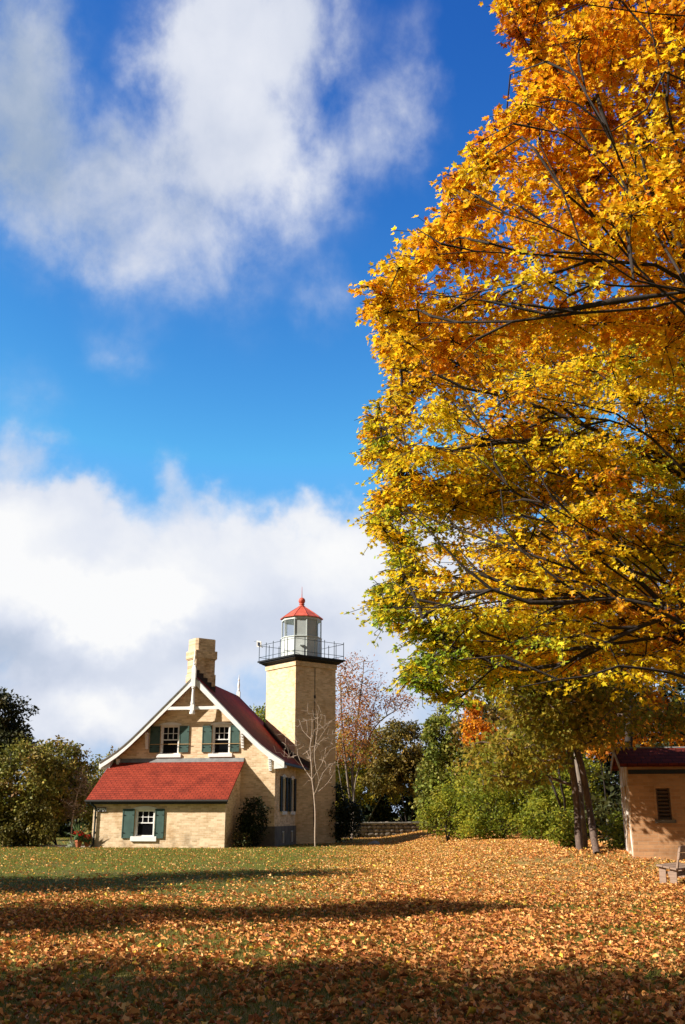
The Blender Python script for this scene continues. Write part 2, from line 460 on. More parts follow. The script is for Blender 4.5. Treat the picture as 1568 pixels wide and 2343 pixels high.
def branch_mesh(name, P, par, R, m, parent=None):
    """nodes P with parent index par (-1 = root) and radius R -> one mesh of tapered tubes"""
    idx = np.where(par >= 0)[0]
    a = P[par[idx]]; b = P[idx]; ra = np.minimum(R[par[idx]], R[idx] * 1.35); rb = R[idx]
    t = unit(b - a); up = np.where(np.abs(t[:, 2:3]) < .9, np.array([[0, 0, 1.]]), np.array([[1., 0, 0]]))
    u = unit(np.cross(t, up)); w = np.cross(t, u)
    vs, fl, st = [], [], []
    off = 0; lo = 0
    for sel, n in ((rb >= .025, 8), (rb < .025, 4)):
        k = np.where(sel)[0]
        if len(k) == 0: continue
        ang = np.arange(n) * 2 * math.pi / n
        c = np.cos(ang)[None, :, None]; s_ = np.sin(ang)[None, :, None]
        d = c * u[k][:, None, :] + s_ * w[k][:, None, :]
        ringa = (a[k] - t[k] * ra[k][:, None] * .3)[:, None, :] + d * ra[k][:, None, None]
        ringb = (b[k] + t[k] * rb[k][:, None] * .3)[:, None, :] + d * rb[k][:, None, None]
        V = np.concatenate([ringa, ringb], 1).reshape(-1, 3)
        j = np.arange(n); j2 = (j + 1) % n
        q = np.stack([j, j2, j2 + n, j + n], 1).ravel()
        f = (np.arange(len(k)) * 2 * n)[:, None] + q[None, :] + off
        vs.append(V); fl.append(f.ravel()); st.append(lo + np.arange(len(k) * n) * 4)
        off += len(V); lo += f.size
    return np_mesh(name, np.concatenate(vs), np.concatenate(fl), np.concatenate(st), m, None, parent, smooth=True)


class Nodes:
    def __init__(s): s.a = np.zeros((256, 3)); s.n = 0

    def add(s, p):
        if s.n == len(s.a): s.a = np.concatenate([s.a, np.zeros_like(s.a)])
        s.a[s.n] = p; s.n += 1

    def arr(s): return s.a[:s.n]

    def __len__(s): return s.n


def grow(limbs, targets, rng, tip_r=.006, pw=2.3, sag=0.1, step=0.5, axis=None, maxr=None, limb_r=0):
    """limbs: list of polylines (first starts at the root, each later one starts near an earlier node).
    targets: twig-cluster points to be reached by branching from the nearest suitable node."""
    P = Nodes(); par = []
    def add(p, q):
        P.add(p); par.append(q); return len(P) - 1
    chains = []
    for L in limbs:
        c0 = len(P)
        L = [np.array(p, float) for p in L]
        if len(P) == 0: k = add(L[0], -1)
        else: k = int(np.argmin(np.sum((P.arr() - L[0]) ** 2, 1)))
        # smooth curve through points
        pts = [P.arr()[k].copy()] + L[1:]
        for i in range(len(pts) - 1):
            p0 = pts[max(i - 1, 0)]; p1 = pts[i]; p2 = pts[i + 1]; p3 = pts[min(i + 2, len(pts) - 1)]
            n = max(1, int(np.linalg.norm(p2 - p1) / step))
            for s in range(1, n + 1):
                u = s / n
                c = .5 * ((2 * p1) + (-p0 + p2) * u + (2 * p0 - 5 * p1 + 4 * p2 - p3) * u * u + (-p0 + 3 * p1 - 3 * p2 + p3) * u ** 3)
                if s < n: c = c + rng.normal(0, .02, 3) * min(1.0, step)
                k = add(c, k)
        chains.append((c0, len(P)))
    targets = np.array(targets)
    if len(targets):
        Pn = P.arr().copy()
        dist = np.array([np.min(np.sum((Pn - t) ** 2, 1)) for t in targets])
        ax = np.array(axis if axis is not None else limbs[0][0])
        for i in np.argsort(dist):
            t = targets[i]; A = P.arr(); dv = t - A; d = np.linalg.norm(dv, axis=1)
            out = np.linalg.norm((A - ax)[:, :2], axis=1) - np.linalg.norm((t - ax)[:2])
            cost = d + np.maximum(0, out) * 1.2 + np.maximum(0, A[:, 2] - t[2]) * .35
            k = int(np.argmin(cost)); p0 = A[k].copy(); D = np.linalg.norm(t - p0)
            n = max(1, int(D / step)); bend = rng.normal(0, .10 * D, 3); bend[2] = abs(bend[2]) * .4 - sag * D
            for s in range(1, n + 1):
                u = s / n
                k = add(p0 * (1 - u) + t * u + bend * math.sin(math.pi * u) + (rng.normal(0, .03, 3) if s < n else 0), k)
    P = P.arr().copy(); par = np.array(par)
    R = np.zeros(len(P)); kids = np.zeros(len(P), int)
    acc = np.zeros(len(P))
    for i in range(len(P) - 1, -1, -1):
        r = max(acc[i], tip_r ** pw)
        R[i] = r ** (1 / pw)
        if par[i] >= 0: acc[par[i]] += r
    if np.any(limb_r):
        lr = np.broadcast_to(limb_r, (len(limbs),))
        for i, (c0, c1) in enumerate(chains):
            if i == 0: continue
            u = np.arange(c1 - c0) / max(1, c1 - c0 - 1); R[c0:c1] = np.maximum(R[c0:c1], lr[i] * (1 - .85 * u ** .8))
    if maxr: R = np.minimum(R, maxr * np.maximum(.25, (R / R.max()) ** .6)) if R.max() > maxr else R * 1.0
    return P, par, R


def palette(rng, n, stops, t=None, jit=.18):
    """pick leaf colours: stops list of rgb; t in 0..1 position along the list"""
    st = np.array(stops); t = rng.random(n) if t is None else np.clip(t, 0, 1)
    x = t * (len(st) - 1); i = np.minimum(x.astype(int), len(st) - 2); f = (x - i)[:, None]
    c = st[i] * (1 - f) + st[i + 1] * f
    return np.clip(c * (1 + rng.normal(0, jit, (n, 1))) * (1 + rng.normal(0, .05, (n, 3))), 0.004, 1.0)


def tree(name, label, cat, base, limbs, clusters, crad, per, size, stops, rng, shape='oval', group=None, bark='bark', leafmat='leaf', tip_r=.006, flat=.6,
         tfun=None, droop=.3, upbias=.6, sag=0.0, maxr=None, step=.5, twig=False, fold=.3, pw=2.3, limb_r=0, weight=None):
    root = empty(name, base, label=label, cat=cat, group=group)
    b = np.array(base, float)
    clusters = np.array(clusters)
    P, par, R = grow(limbs, clusters, rng, tip_r=tip_r, sag=sag, maxr=maxr, step=step, pw=pw, limb_r=limb_r)
    crad = np.broadcast_to(np.asarray(crad, float), (len(clusters),))
    if twig and per:  # short twigs spreading in every spray, leaves sit along them
        nt = twig; n = len(clusters)
        ci = np.repeat(np.arange(n), nt); d = rng.normal(0, 1, (n * nt, 3)) * np.array([1, 1, flat]); d = unit(d)
        L = crad[ci] * (.6 + .6 * rng.random(n * nt)); tips = clusters[ci] + d * L[:, None]; tips[:, 2] -= droop * L * .4
        mids = clusters[ci] + d * (L * .5)[:, None] + rng.normal(0, .03, (n * nt, 3))
        # attach: find node index of every cluster (its point is in P)
        key = {}
        for i, p in enumerate(P): key[tuple(np.round(p, 5))] = i
        cn = np.array([key.get(tuple(np.round(c, 5)), 0) for c in clusters])
        m0 = len(P)
        P = np.concatenate([P, mids, tips]); par = np.concatenate([par, cn[ci], m0 + np.arange(n * nt)]); R = np.concatenate([R, np.full(n * nt, tip_r * .8), np.full(n * nt, tip_r * .5)])
        k = np.maximum(1, (per * (weight if weight is not None else np.ones(n)) / nt)).astype(int); li = np.repeat(np.arange(n * nt), k[ci]); u = .12 + .9 * rng.random(len(li))
        pos = clusters[ci[li]] * (1 - u)[:, None] + tips[li] * u[:, None] + rng.normal(0, .06, (len(li), 3)) * np.minimum(crad[ci[li]], .7)[:, None]
        lc = ci[li]; outd = d[li]
    else:
        lc = np.repeat(np.arange(len(clusters)), per)
        o = unit(rng.normal(0, 1, (len(lc), 3))) * (rng.random((len(lc), 1)) ** .45) * crad[lc][:, None] * np.array([1, 1, flat])
        pos = clusters[lc] + o; outd = unit(o)
    n = len(pos)
    branch_mesh('trunk', P - b, par, R, M[bark], root)
    if n == 0: return root
    nor = rng.normal(0, 1, (n, 3)) * .75 + np.array([0, 0, upbias]) + outd * .35
    tip = outd + rng.normal(0, .6, (n, 3)) + np.array([0, 0, -droop])
    cl_t = rng.random(len(clusters))
    t = tfun(pos, cl_t[lc], rng) if tfun else (.68 * cl_t[lc] + .32 * rng.random(n))
    sz = size * (.65 + .6 * rng.random(n))
    leaves_mesh('crown', pos - b, sz, nor, tip, palette(rng, n, stops, t), M[leafmat], root, shape, fold, rng)
    return root


def ell(rng, n, c, r, shell=.5):
    d = unit(rng.normal(0, 1, (n, 3))); u = shell + (1 - shell) * rng.random((n, 1)) ** .6
    return np.array(c) + d * u * np.array(r)


# ------------------------------------------------------------------ ground
def sstep(x, a, b):
    u = np.clip((np.asarray(x, float) - a) / (b - a), 0, 1); return u * u * (3 - 2 * u)


def ground_h(x, y):
    x = np.asarray(x, float); y = np.asarray(y, float)
    und = .03 * np.sin(x * .35 + 1.0) * np.sin(y * .27) + .02 * np.sin(x * .9 + y * .6)
    return .6 * sstep(y, 27, 33) * sstep(x, 2, 7.5) + und * sstep(y, 5, 9) * (1 - sstep(y, 50, 54)) + .10 * sstep(y, 66, 72) * sstep(x, -4, 0) * (1 - sstep(y, 84, 97))


def patch(x, y):
    """clumpy variation 0..1 of how many leaves have drifted together"""
    v = (np.sin(x * .9 + .6 * np.sin(y * 1.3)) + np.sin(y * 1.55 + 1.1 * np.sin(x * .7 + 2)) + .8 * np.sin(x * 2.3 + y * 1.9 + 1) + .7 * np.sin(x * 3.9 - y * 3.1)
         + .6 * np.sin(6.1 * x + 2.3 * y) + .6 * np.sin(5.3 * y - 4.1 * x + .5))
    return np.clip(.5 + v / 5.2, 0, 1)


def litter_density(x, y):
    near = 1 - sstep(y, 17, 27)
    right = sstep(x - .06 * (y - 20), -4.5, 3.5)
    d = near * (105 + 45 * sstep(x, -4, 4)) + (1 - near) * (9 + 78 * right)
    d = d * (.30 + 1.15 * patch(x, y) ** 1.1)
    return d * (1 - sstep(y, 57, 63) * np.where(x > -3.5, .25, .75))


def lawn_mat():
    m, t, b = mat('lawn'); o = objco(t)
    x, y, z = t.sep(o)
    n1 = t.noise(o, .35, 5.0, .6); n2 = t.noise(o, 6.0, 5.0, .7); n3 = t.noise(o, 28.0, 3.0, .7)
    g = t.ramp(n2.outputs[0], [(.25, (.045, .058, .008)), (.5, (.11, .125, .018)), (.8, (.24, .22, .045))])
    g = t.mix(t.maprange(n1.outputs[0], .4, .7), g, (.115, .10, .03, 1))
    br = t.ramp(n3.outputs[0], [(.3, (.20, .10, .032)), (.55, (.46, .27, .10)), (.8, (.62, .41, .18))])
    near = t.maprange(y, 27., 15.)
    rt = t.maprange(t.math('SUBTRACT', x, t.math('MULTIPLY', t.math('SUBTRACT', y, 20.), .06)), -4.5, 4.5)
    cov = t.math('ADD', t.math('MULTIPLY', near, .35), t.math('MULTIPLY', t.math('SUBTRACT', 1.0, near), t.math('MULTIPLY', rt, .92)))
    n4 = t.noise(o, 2.2, 5.0, .65)
    c = t.mix(t.math('MULTIPLY', cov, t.maprange(n4.outputs[0], .25, .6)), g, br)
    t.l.new(c, b.inputs['Base Color']); b.inputs['Roughness'].default_value = .95; b.inputs['Specular IOR Level'].default_value = .1
    bump(t, b, t.math('ADD', n3.outputs[0], n2.outputs[0]), .8, .05)
    return m


def build_ground():
    ax = np.concatenate([[-4000, -1500, -500, -200, -100], np.arange(-60, 61, 1.0), [100, 200, 500, 1500, 4000]])
    ay = np.concatenate([[-300, -100, -50], np.arange(-24, 111, 1.0), [150, 250, 500, 1500, 6000]])
    X, Y = np.meshgrid(ax, ay); Z = ground_h(X, Y)
    V = np.stack([X, Y, Z], -1).reshape(-1, 3); nx, ny = len(ax), len(ay)
    i = (np.arange(ny - 1)[:, None] * nx + np.arange(nx - 1)[None, :]).ravel()
    q = np.stack([i, i + 1, i + nx + 1, i + nx], 1)
    o = np_mesh('lawn', V, q.ravel(), np.arange(len(i)) * 4, lawn_mat(), smooth=True)
    tag(o, kind='structure', label='leaf strewn lawn running back to the brick house')
    # the bay behind the bluff
    m, t, b = mat('bay_water'); b.inputs['Base Color'].default_value = (.05, .11, .18, 1); b.inputs['Roughness'].default_value = .18
    n = t.noise(t.vmath('MULTIPLY', objco(t), (.4, 1.2, 1)), 1.0, 4.0, .6); bump(t, b, n.outputs[0], .35, .3)
    w = MB(); w.box(-3500, 3500, 118, 5500, -.5, .06)
    tag(w.build('lake', m), kind='structure', label='blue bay water behind the trees')


build_ground()


def scatter_lit(rng, y0, y1, n, fn, spread=1.12):
    """points on the lawn inside a wedge a little wider than the view, thinned by fn(x, y) per square metre"""
    A = .5 * spread * (2 * .37) * (y1 * y1 - y0 * y0) + 4 * (y1 - y0)
    k = int(A * n); y = np.sqrt(y0 ** 2 + rng.random(k) * (y1 ** 2 - y0 ** 2)); x = (rng.random(k) * 2 - 1) * (.37 * spread * y + 2)
    keep = rng.random(k) < fn(x, y) / n
    return x[keep], y[keep]


def blocked(x, y):
    """inside a building or flower bed"""
    c, s = math.cos(math.radians(9)), math.sin(math.radians(9))
    dx, dy = x + 6.434, y - 56.36; u = dx * c - dy * s; v = dx * s + dy * c
    return ((u > -7.9) & (u < .2) & (v > -.05) & (v < 3.5)) | ((u > -8) & (u < 2.3) & (v > 3.0) & (v < 13))


def build_litter():
    rng = np.random.default_rng(5)
    xs, ys = [], []
    for y0, y1 in ((6.5, 20), (20, 36), (36, 82)):
        x, y = scatter_lit(rng, y0, y1, 330, lambda a, b: 2.1 * litter_density(a, b) * (1.0 if b.mean() < 40 else .8)); xs.append(x); ys.append(y)
    x = np.concatenate(xs); y = np.concatenate(ys); k = ~blocked(x, y); x, y = x[k], y[k]
    n = len(x)
    size = (.048 + .050 * rng.random(n) ** 1.3) * np.where(rng.random(n) < .03, 1.5, 1.0)
    pos = np.stack([x, y, ground_h(x, y) + .012 + .035 * rng.random(n)], 1)
    nor = np.stack([rng.normal(0, .36, n), rng.normal(0, .36, n), np.ones(n) * .9], 1)
    tip = rng.normal(0, 1, (n, 3)) * np.array([1, 1, .15])
    stops = [(.13, .045, .016), (.34, .115, .032), (.56, .215, .056), (.74, .355, .105), (.80, .53, .22)]
    far = sstep(y, 14, 34)
    t = np.clip(rng.beta(2.0, 2.1, n) * .92 + .05 + .20 * far, 0, 1)
    col = palette(rng, n, stops, t)
    yel = rng.random(n) < (.035 + .12 * far * (1 - .6 * sstep(x, 0, 8)))
    col[yel] = palette(rng, int(yel.sum()), [(.55, .34, .03), (.62, .42, .06)])
    o = leaves_mesh('fallen_leaves', pos, size, nor, tip, col, M['litter'], None, 'dry', 1.3, rng, .6)
    tag(o, kind='stuff', label='dry brown and yellow maple leaves scattered over the lawn', cat='fallen leaves')
    # grass blades, tufts between the leaves
    x1, y1 = scatter_lit(rng, 6.5, 22, 900, lambda a, b: 900 * np.clip(1.25 - patch(a, b), .15, 1)); x2, y2 = scatter_lit(rng, 22, 60, 120, lambda a, b: np.full(len(a), 110.) * (1 - .6 * sstep(a, 0, 6)))
    x = np.concatenate([x1, x2]); y = np.concatenate([y1, y2]); k = ~blocked(x, y); x, y = x[k], y[k]; n = len(x)
    far = sstep(y, 18, 40)
    pos = np.stack([x, y, ground_h(x, y)], 1); size = (.035 + .035 * rng.random(n)) * (1 + .5 * far)
    nor = np.stack([rng.normal(0, 1, n), rng.normal(0, 1, n), np.zeros(n) + .1], 1); tip = np.stack([rng.normal(0, .45, n), rng.normal(0, .45, n), np.ones(n)], 1)
    col = palette(rng, n, [(.036, .058, .006), (.095, .13, .013), (.20, .21, .03), (.32, .29, .06)], np.clip(rng.beta(2, 3, n) + .22 * far, 0, 1))
    o = leaves_mesh('grass', pos, size * 1.0, nor, tip, col, M['grass'], None, 'blade', 0, rng)
    tag(o, kind='stuff', label='short green lawn grass showing between fallen leaves', cat='grass')


build_litter()

# ------------------------------------------------------------------ keeper's house
HPHI = math.radians(9); HO = np.array([-6.434, 56.36, 0.0])


def hw(u, v, z=0.0):
    c, s = math.cos(HPHI), math.sin(HPHI)
    return np.array([HO[0] + u * c + v * s, HO[1] - u * s + v * c, z])


PROF = [(0, 9.66), (3.1, 6.60), (3.7, 6.03), (4.1, 5.68), (4.55, 5.33), (5.05, 5.0), (5.58, 4.68)]
UC = -2.83


def roof_z(du):
    return float(np.interp(abs(du), [p[0] for p in PROF], [p[1] for p in PROF]))


def prof_poly(off, cutat=5.58):
    r = [(a, z) for a, z in PROF if a < cutat] + [(cutat, roof_z(cutat))]
    L = [(UC - a, z + off) for a, z in reversed(r)]; R = [(UC + a, z + off) for a, z in r[1:]]
    return L + R


def sash_window(parent, o, r, n, a0, a1, z0, z1, shutters=(), lintel=True, cols=3, sillw=.14, openfrac=0.0, bar=False, name='window', shmat='green', frame='white'):
    """double-hung window in a recess: frame part with sash, pane, sill and lintel below it; shutters are parts of the house"""
    f = MB(o, r, n)
    w = .075
    f.box(a0, a0 + w, -.14, -.02, z0, z1); f.box(a1 - w, a1, -.14, -.02, z0, z1); f.box(a0 + w, a1 - w, -.14, -.02, z1 - w, z1)
    fo = f.build(name, M[frame], parent)
    g = MB(o, r, n); g.box(a0 + .01, a1 - .01, -.19, -.165, z0, z1 - .01); g.build('pane', M['pane'], fo)
    s = MB(o, r, n); A0, A1, Z0, Z1 = a0 + w, a1 - w, z0, z1 - w; zm = Z0 + (Z1 - Z0) * .5; b = .035; h = .045
    if cols:
        s.box(A0, A0 + h, -.15, -.11, zm, Z1); s.box(A1 - h, A1, -.15, -.11, zm, Z1); s.box(A0 + h, A1 - h, -.15, -.11, Z1 - h, Z1); s.box(A0 + h, A1 - h, -.15, -.11, zm, zm + .06)
        for i in range(1, cols):
            a = A0 + (A1 - A0) * i / cols; s.box(a - b / 2, a + b / 2, -.147, -.113, zm + .06, Z1 - h)
        zz = (zm + Z1) / 2; s.box(A0 + h, A1 - h, -.149, -.119, zz - b / 2, zz + b / 2)
        s.box(A0, A0 + .04, -.163, -.151, Z0, zm); s.box(A1 - .04, A1, -.163, -.151, Z0, zm); s.box(A0 + .04, A1 - .04, -.163, -.151, Z0, Z0 + .06)
        s.build('sash', M[frame], fo)
    si = MB(o, r, n); si.box(a0 - .19, a1 + .19, -.13, .10, z0 - sillw - .06, z0 - .002); si.build('sill', M[frame], fo, bevel=.01)
    if lintel:
        li = MB(o, r, n); k = 9; top = [(a0 - .12 + (a1 - a0 + .24) * i / k, z1 + .07 + .10 * math.sin(math.pi * i / k)) for i in range(k + 1)]
        li.prism([(a0 - .12, z1 + .002), (a1 + .12, z1 + .002)] + top[::-1], .004, .05); li.build('lintel', M[frame], fo)
    for (s0, s1, q0, q1) in shutters:
        m = MB(o, r, n); e = .055
        m.box(s0, s0 + e, .02, .075, q0, q1); m.box(s1 - e, s1, .02, .075, q0, q1); m.box(s0 + e, s1 - e, .02, .075, q1 - e, q1); m.box(s0 + e, s1 - e, .02, .075, q0, q0 + e)
        m.box(s0 + e, s1 - e, .02, .055, q0 + e, q1 - e); m.box(s0 + .03, s0 + .09, -.03, .02, q0 + .3, q0 + .36); m.box(s0 + .03, s0 + .09, -.03, .02, q1 - .36, q1 - .3)
        so = m.build('shutter', M[shmat], parent)
        for q in (q0 + .28, q1 - .34):
            for x0, x1 in ((s0 + .01, s0 + .16), (s1 - .12, s1 - .01)): hg = MB(o, r, n); hg.box(x0, x1, .076, .086, q, q + .03); hg.build('hinge', M['black'], so)
    if bar:
        m = MB(o, r, n); m.box(shutters[0][0] - .05, shutters[-1][1] + .12, .088, .108, bar, bar + .032); m.build('shutter_bar', M['ochre'], parent)
    return fo


m_, t_, b_ = mat('dark_pane'); b_.inputs['Base Color'].default_value = (.005, .005, .006, 1); b_.inputs['Roughness'].default_value = .25; b_.inputs['Specular IOR Level'].default_value = .06
M['pane'] = m_


def recess(o, r, n, a0, a1, z0, z1, depth=.24):
    m = MB(o, r, n); m.box(a0, a1, -depth, .3, z0, z1); return m


def build_house():
    H = empty('brick_house', HO, -HPHI, label='cream brick keeper house with steep dark red gabled roof and green shutters', cat='house')
    FR = lambda v: ((0, v, 0), (1, 0, 0), (0, -1, 0))          # a wall that faces the lawn
    SD = ((2.07, 0, 0), (0, 1, 0), (1, 0, 0))                    # the right hand side wall, a = depth
    # main body
    w = MB((0, 0, 0)); poly = [(UC - 4.9, 1.1)] + [(p if abs(p[0] - UC) <= 4.9 else p) for p in prof_poly(-.16, 4.9)] + [(UC + 4.9, 1.1)]
    w.prism(poly, 3.1, 12.3); wall = w.build('wall', M['brick'], H)
    W1 = (-4.95, -3.83, 5.18, 6.86); W2 = (-1.77, -.71, 5.18, 6.84)
    cut(wall, [recess(*FR(3.1), *W1), recess(*FR(3.1), *W2), recess(*SD, 5.02, 5.95, 1.95, 3.9), recess(*SD, 7.52, 8.42, 1.95, 3.9)])
    f = MB(); f.box(UC - 4.96, UC + 4.96, 3.05, 12.35, -.4, 1.1); fw = f.build('foundation', M['stone'], H)
    SDF = ((2.13, 0, 0), (0, 1, 0), (1, 0, 0))
    cut(fw, [recess(*SDF, 5.04, 5.75, .14, .82), recess(*SDF, 7.55, 8.3, .14, .82)])
    for a0, a1 in ((5.04, 5.75), (7.55, 8.3)):
        b = MB(*SDF); b.box(a0, a1, -.20, -.18, .14, .82); bw = b.build('basement_window', M['pane'], H)
        b = MB(*SDF); b.box(a0, a0 + .07, -.12, -.03, .14, .82); b.box(a1 - .07, a1, -.12, -.03, .14, .82); b.box(a0 + .07, a1 - .07, -.12, -.03, .75, .82); b.build('frame', M['white'], bw)
    # lean-to in front
    lz = lambda v: 2.56 + (v + .28) * (4.78 - 2.56) / 3.38
    l = MB((0, 0, 0), (0, 1, 0), (1, 0, 0)); l.prism([(0, -.4), (3.08, -.4), (3.08, lz(3.08) - .12), (0, lz(0) - .12)], -7.57, 0.03)
    lw = l.build('lean_to_wall', M['brick'], H)
    W3 = (-5.10, -3.99, .60, 2.03)
    cut(lw, [recess(*FR(0), *W3)])
    r = MB((0, 0, 0), (0, 1, 0), (1, 0, 0)); r.prism([(-.30, lz(-.30) - .10), (3.095, lz(3.095) - .10), (3.095, lz(3.095)), (-.30, lz(-.30))], -7.93, .22)
    lr = r.build('lean_to_roof', M['shingle_lean'], H)
    r = MB((0, 0, 0), (0, 1, 0), (1, 0, 0)); r.prism([(2.98, lz(2.98) + .004), (3.092, lz(3.092) + .004), (3.092, lz(3.092) + .16), (3.06, lz(3.06) + .17)], -7.88, .20)
    r.build('flashing', M['flash'], lr)
    g = MB((0, 0, 0), (0, 1, 0), (1, 0, 0)); g.prism([(-.31, 2.40), (-.31, 2.53), (-.325, 2.53), (-.43, 2.53), (-.44, 2.45), (-.41, 2.40)], -7.95, .24)
    g.build('gutter', M['gutter'], H)
    g = MB(); g.box(-7.93, .2, -.29, -.27, 2.31, 2.46); g.box(-7.93, .2, -.268, -.006, 2.30, 2.33); g.build('fascia', M['gutter'], H)
    g = MB(); g.tube([(-7.62, -.36, 2.44), (-7.62, -.34, 2.34), (-7.42, -.10, 2.14), (-7.40, -.09, 2.0), (-7.40, -.09, .22), (-7.42, -.16, .10), (-7.46, -.36, .03)], .055, 8)
    for z in (.8, 1.6): g.box(-7.47, -7.33, -.12, -.004, z, z + .04)
    g.build('downspout', M['darkgreen'], H, smooth=True)
    g = MB(); g.box(-7.63, -7.56, -.05, 3.0, -.2, .08); g.build('kerb_stone', M['concrete'], H)
    # main roof
    r = MB(); t = prof_poly(0.0); b = prof_poly(-.14); r.prism(t + b[::-1], 2.44, 12.75); roof = r.build('roof', M['shingle_main'], H)
    # chimney on the ridge, set diagonally
    build_chimney(H, roof)
    # bargeboards with pale edge strip and soffit ends
    for sgn in (-1, 1):
        pr = [(UC + sgn * a, z) for a, z in PROF]
        m = MB(); m.prism([(a, z - .03) for a, z in pr] + [(a, z - (.36 if i else .42)) for i, (a, z) in reversed(list(enumerate(pr)))], 2.365, 2.437); bo = m.build('bargeboard', M['white'], H)
        m = MB(); m.prism([(a, z + .035) for a, z in pr] + [(a, z - .028) for a, z in reversed(pr)], 2.32, 2.438); m.build('drip_edge', M['flash'], bo)
        ex, ez = pr[-1]
        m = MB(); m.prism([(ex, ez - .15), (ex - sgn * .62, ez - .15 + .38), (ex - sgn * .62, ez - .42), (ex, ez - .36)], 2.48, 3.09); m.build('soffit', M['white'], bo)
        m = MB(); x0, x1 = sorted((ex - sgn * .02, ex + sgn * .05)); m.box(x0, x1, 2.46, 12.7, ez - .20, ez - .05); m.build('eave_board', M['black'], bo)
        # ribbed brackets under the purlins: one at the knee of the roof, one at the wall corner
        for du, zt, L in ((2.93, 6.42, .95), (4.62, 4.92, .75)):
            m = MB(); a = UC + sgn * du; k = 6
            for i in range(k):
                z = zt - L * i / k; d = .32 * (1 - i / k) + .05
                m.box(a - .08, a + .08, 3.098 - d, 3.097, z - L / k + .015, z); m.box(a - .055, a + .055, 3.098 - d + .03, 3.097, z - L / k, z - L / k + .015)
            m.build('bracket', M['white'], H)
    # king post, collar beam and finial of the front gable
    m = MB(); m.box(UC - 1.82, UC + 1.82, 2.375, 2.48, 7.69, 7.87); cb = m.build('collar_beam', M['white'], H)
    m = MB((UC, 2.32, 0)); m.box(-.125, .125, -.11, .11, 9.02, 10.12); m.prism_z([(-.11, -.1), (.11, -.1), (.11, .1), (-.11, .1)], 10.12, 10.30, [(-.06, -.06), (.06, -.06), (.06, .06), (-.06, .06)])
    m.lathe([(.06, 10.30), (.085, 10.38), (.05, 10.46), (.07, 10.60), (.03, 11.0), (.035, 11.05), (.008, 11.3)], n=10)
    m.lathe([(.09, 9.02), (.115, 8.95), (.07, 8.88), (.10, 8.2), (.13, 8.02), (.09, 7.96)], n=12); m.box(-.12, .12, -.12, .12, 7.62, 7.96); m.lathe([(.13, 7.62), (.17, 7.50), (.17, 7.42), (.06, 7.38)], n=12)
    m.build('gable_finial', M['white'], H, smooth=False)
    m = MB((UC, 12.7, 0)); m.box(-.12, .12, -.1, .1, 9.3, 9.95); m.lathe([(.09, 9.95), (.11, 10.05), (.06, 10.15), (.09, 10.4), (.045, 10.7), (.08, 10.78), (.03, 10.86), (.01, 11.15)], n=10); m.build('rear_finial', M['white'], H)
    # windows and shutters
    sash_window(H, *FR(3.1), *W1, shutters=((-5.60, -4.99, 5.27, 6.80), (-3.79, -3.20, 5.27, 6.80)), bar=5.73)
    sash_window(H, *FR(3.1), *W2, shutters=((-2.38, -1.81, 5.27, 6.79), (-.67, -.12, 5.27, 6.79)), bar=5.73)
    sash_window(H, *FR(0), *W3, shutters=((-5.82, -5.14, .50, 2.05), (-3.95, -3.42, .50, 2.05)), sillw=.2)
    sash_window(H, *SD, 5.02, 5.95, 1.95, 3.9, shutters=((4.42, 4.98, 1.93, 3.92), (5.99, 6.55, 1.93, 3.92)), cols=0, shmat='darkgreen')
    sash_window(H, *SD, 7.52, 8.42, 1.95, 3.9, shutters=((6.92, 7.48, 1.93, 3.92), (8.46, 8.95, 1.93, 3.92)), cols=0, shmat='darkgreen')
    # dark flashing where the roof runs into the tower
    N = np.array([2.0, 8.90]); Lp = np.array([-.52, 11.1]); Rp = np.array([2.8, 9.72])
    m = MB(); off = np.array([-.05, -.05])
    for A, B in ((Lp, N), (N, Rp)):
        k = 6
        for i in range(k):
            p = A + (B - A) * i / k; q = A + (B - A) * (i + 1) / k
            zp = roof_z(p[0] - UC); zq = roof_z(q[0] - UC); e = np.array([.0, -.10]) if B is N else np.array([.07, -.07])
            e = np.array([-.07, -.07]) if B is N else e
            pts = [(p[0], p[1], zp - .05), (q[0], q[1], zq - .05), (q[0] + e[0], q[1] + e[1], zq - .05), (p[0] + e[0], p[1] + e[1], zp - .05)]
            pts += [(x, y, z + .36) for x, y, z in pts]; m.hexa(pts)
    m.build('flashing', M['darkflash'], roof)
    # OPEN board hangs on the lean-to wall
    S = empty('open_sign', hw(-7.065, -.03, 2.0), -HPHI, label='small dark board reading OPEN in white letters by the downspout', cat='sign')
    m = MB(); m.box(-.25, .25, -.03, .026, -.125, .125); m.build('board', M['signwood'], S, bevel=.008)
    cu = bpy.data.curves.new('lettering', 'FONT'); cu.body = 'OPEN'; cu.size = .215; cu.align_x = 'CENTER'; cu.align_y = 'CENTER'; cu.extrude = .006; cu.offset = .006
    to = bpy.data.objects.new('lettering', cu); COL.objects.link(to); bpy.context.view_layer.update()
    me = bpy.data.meshes.new_from_object(to.evaluated_get(bpy.context.evaluated_depsgraph_get())); bpy.data.objects.remove(to); me.materials.clear(); me.materials.append(M['white'])
    lo = bpy.data.objects.new('lettering', me); COL.objects.link(lo); lo.parent = S; lo.location = (0, -.038, 0); lo.rotation_euler = (math.pi / 2, 0, 0)


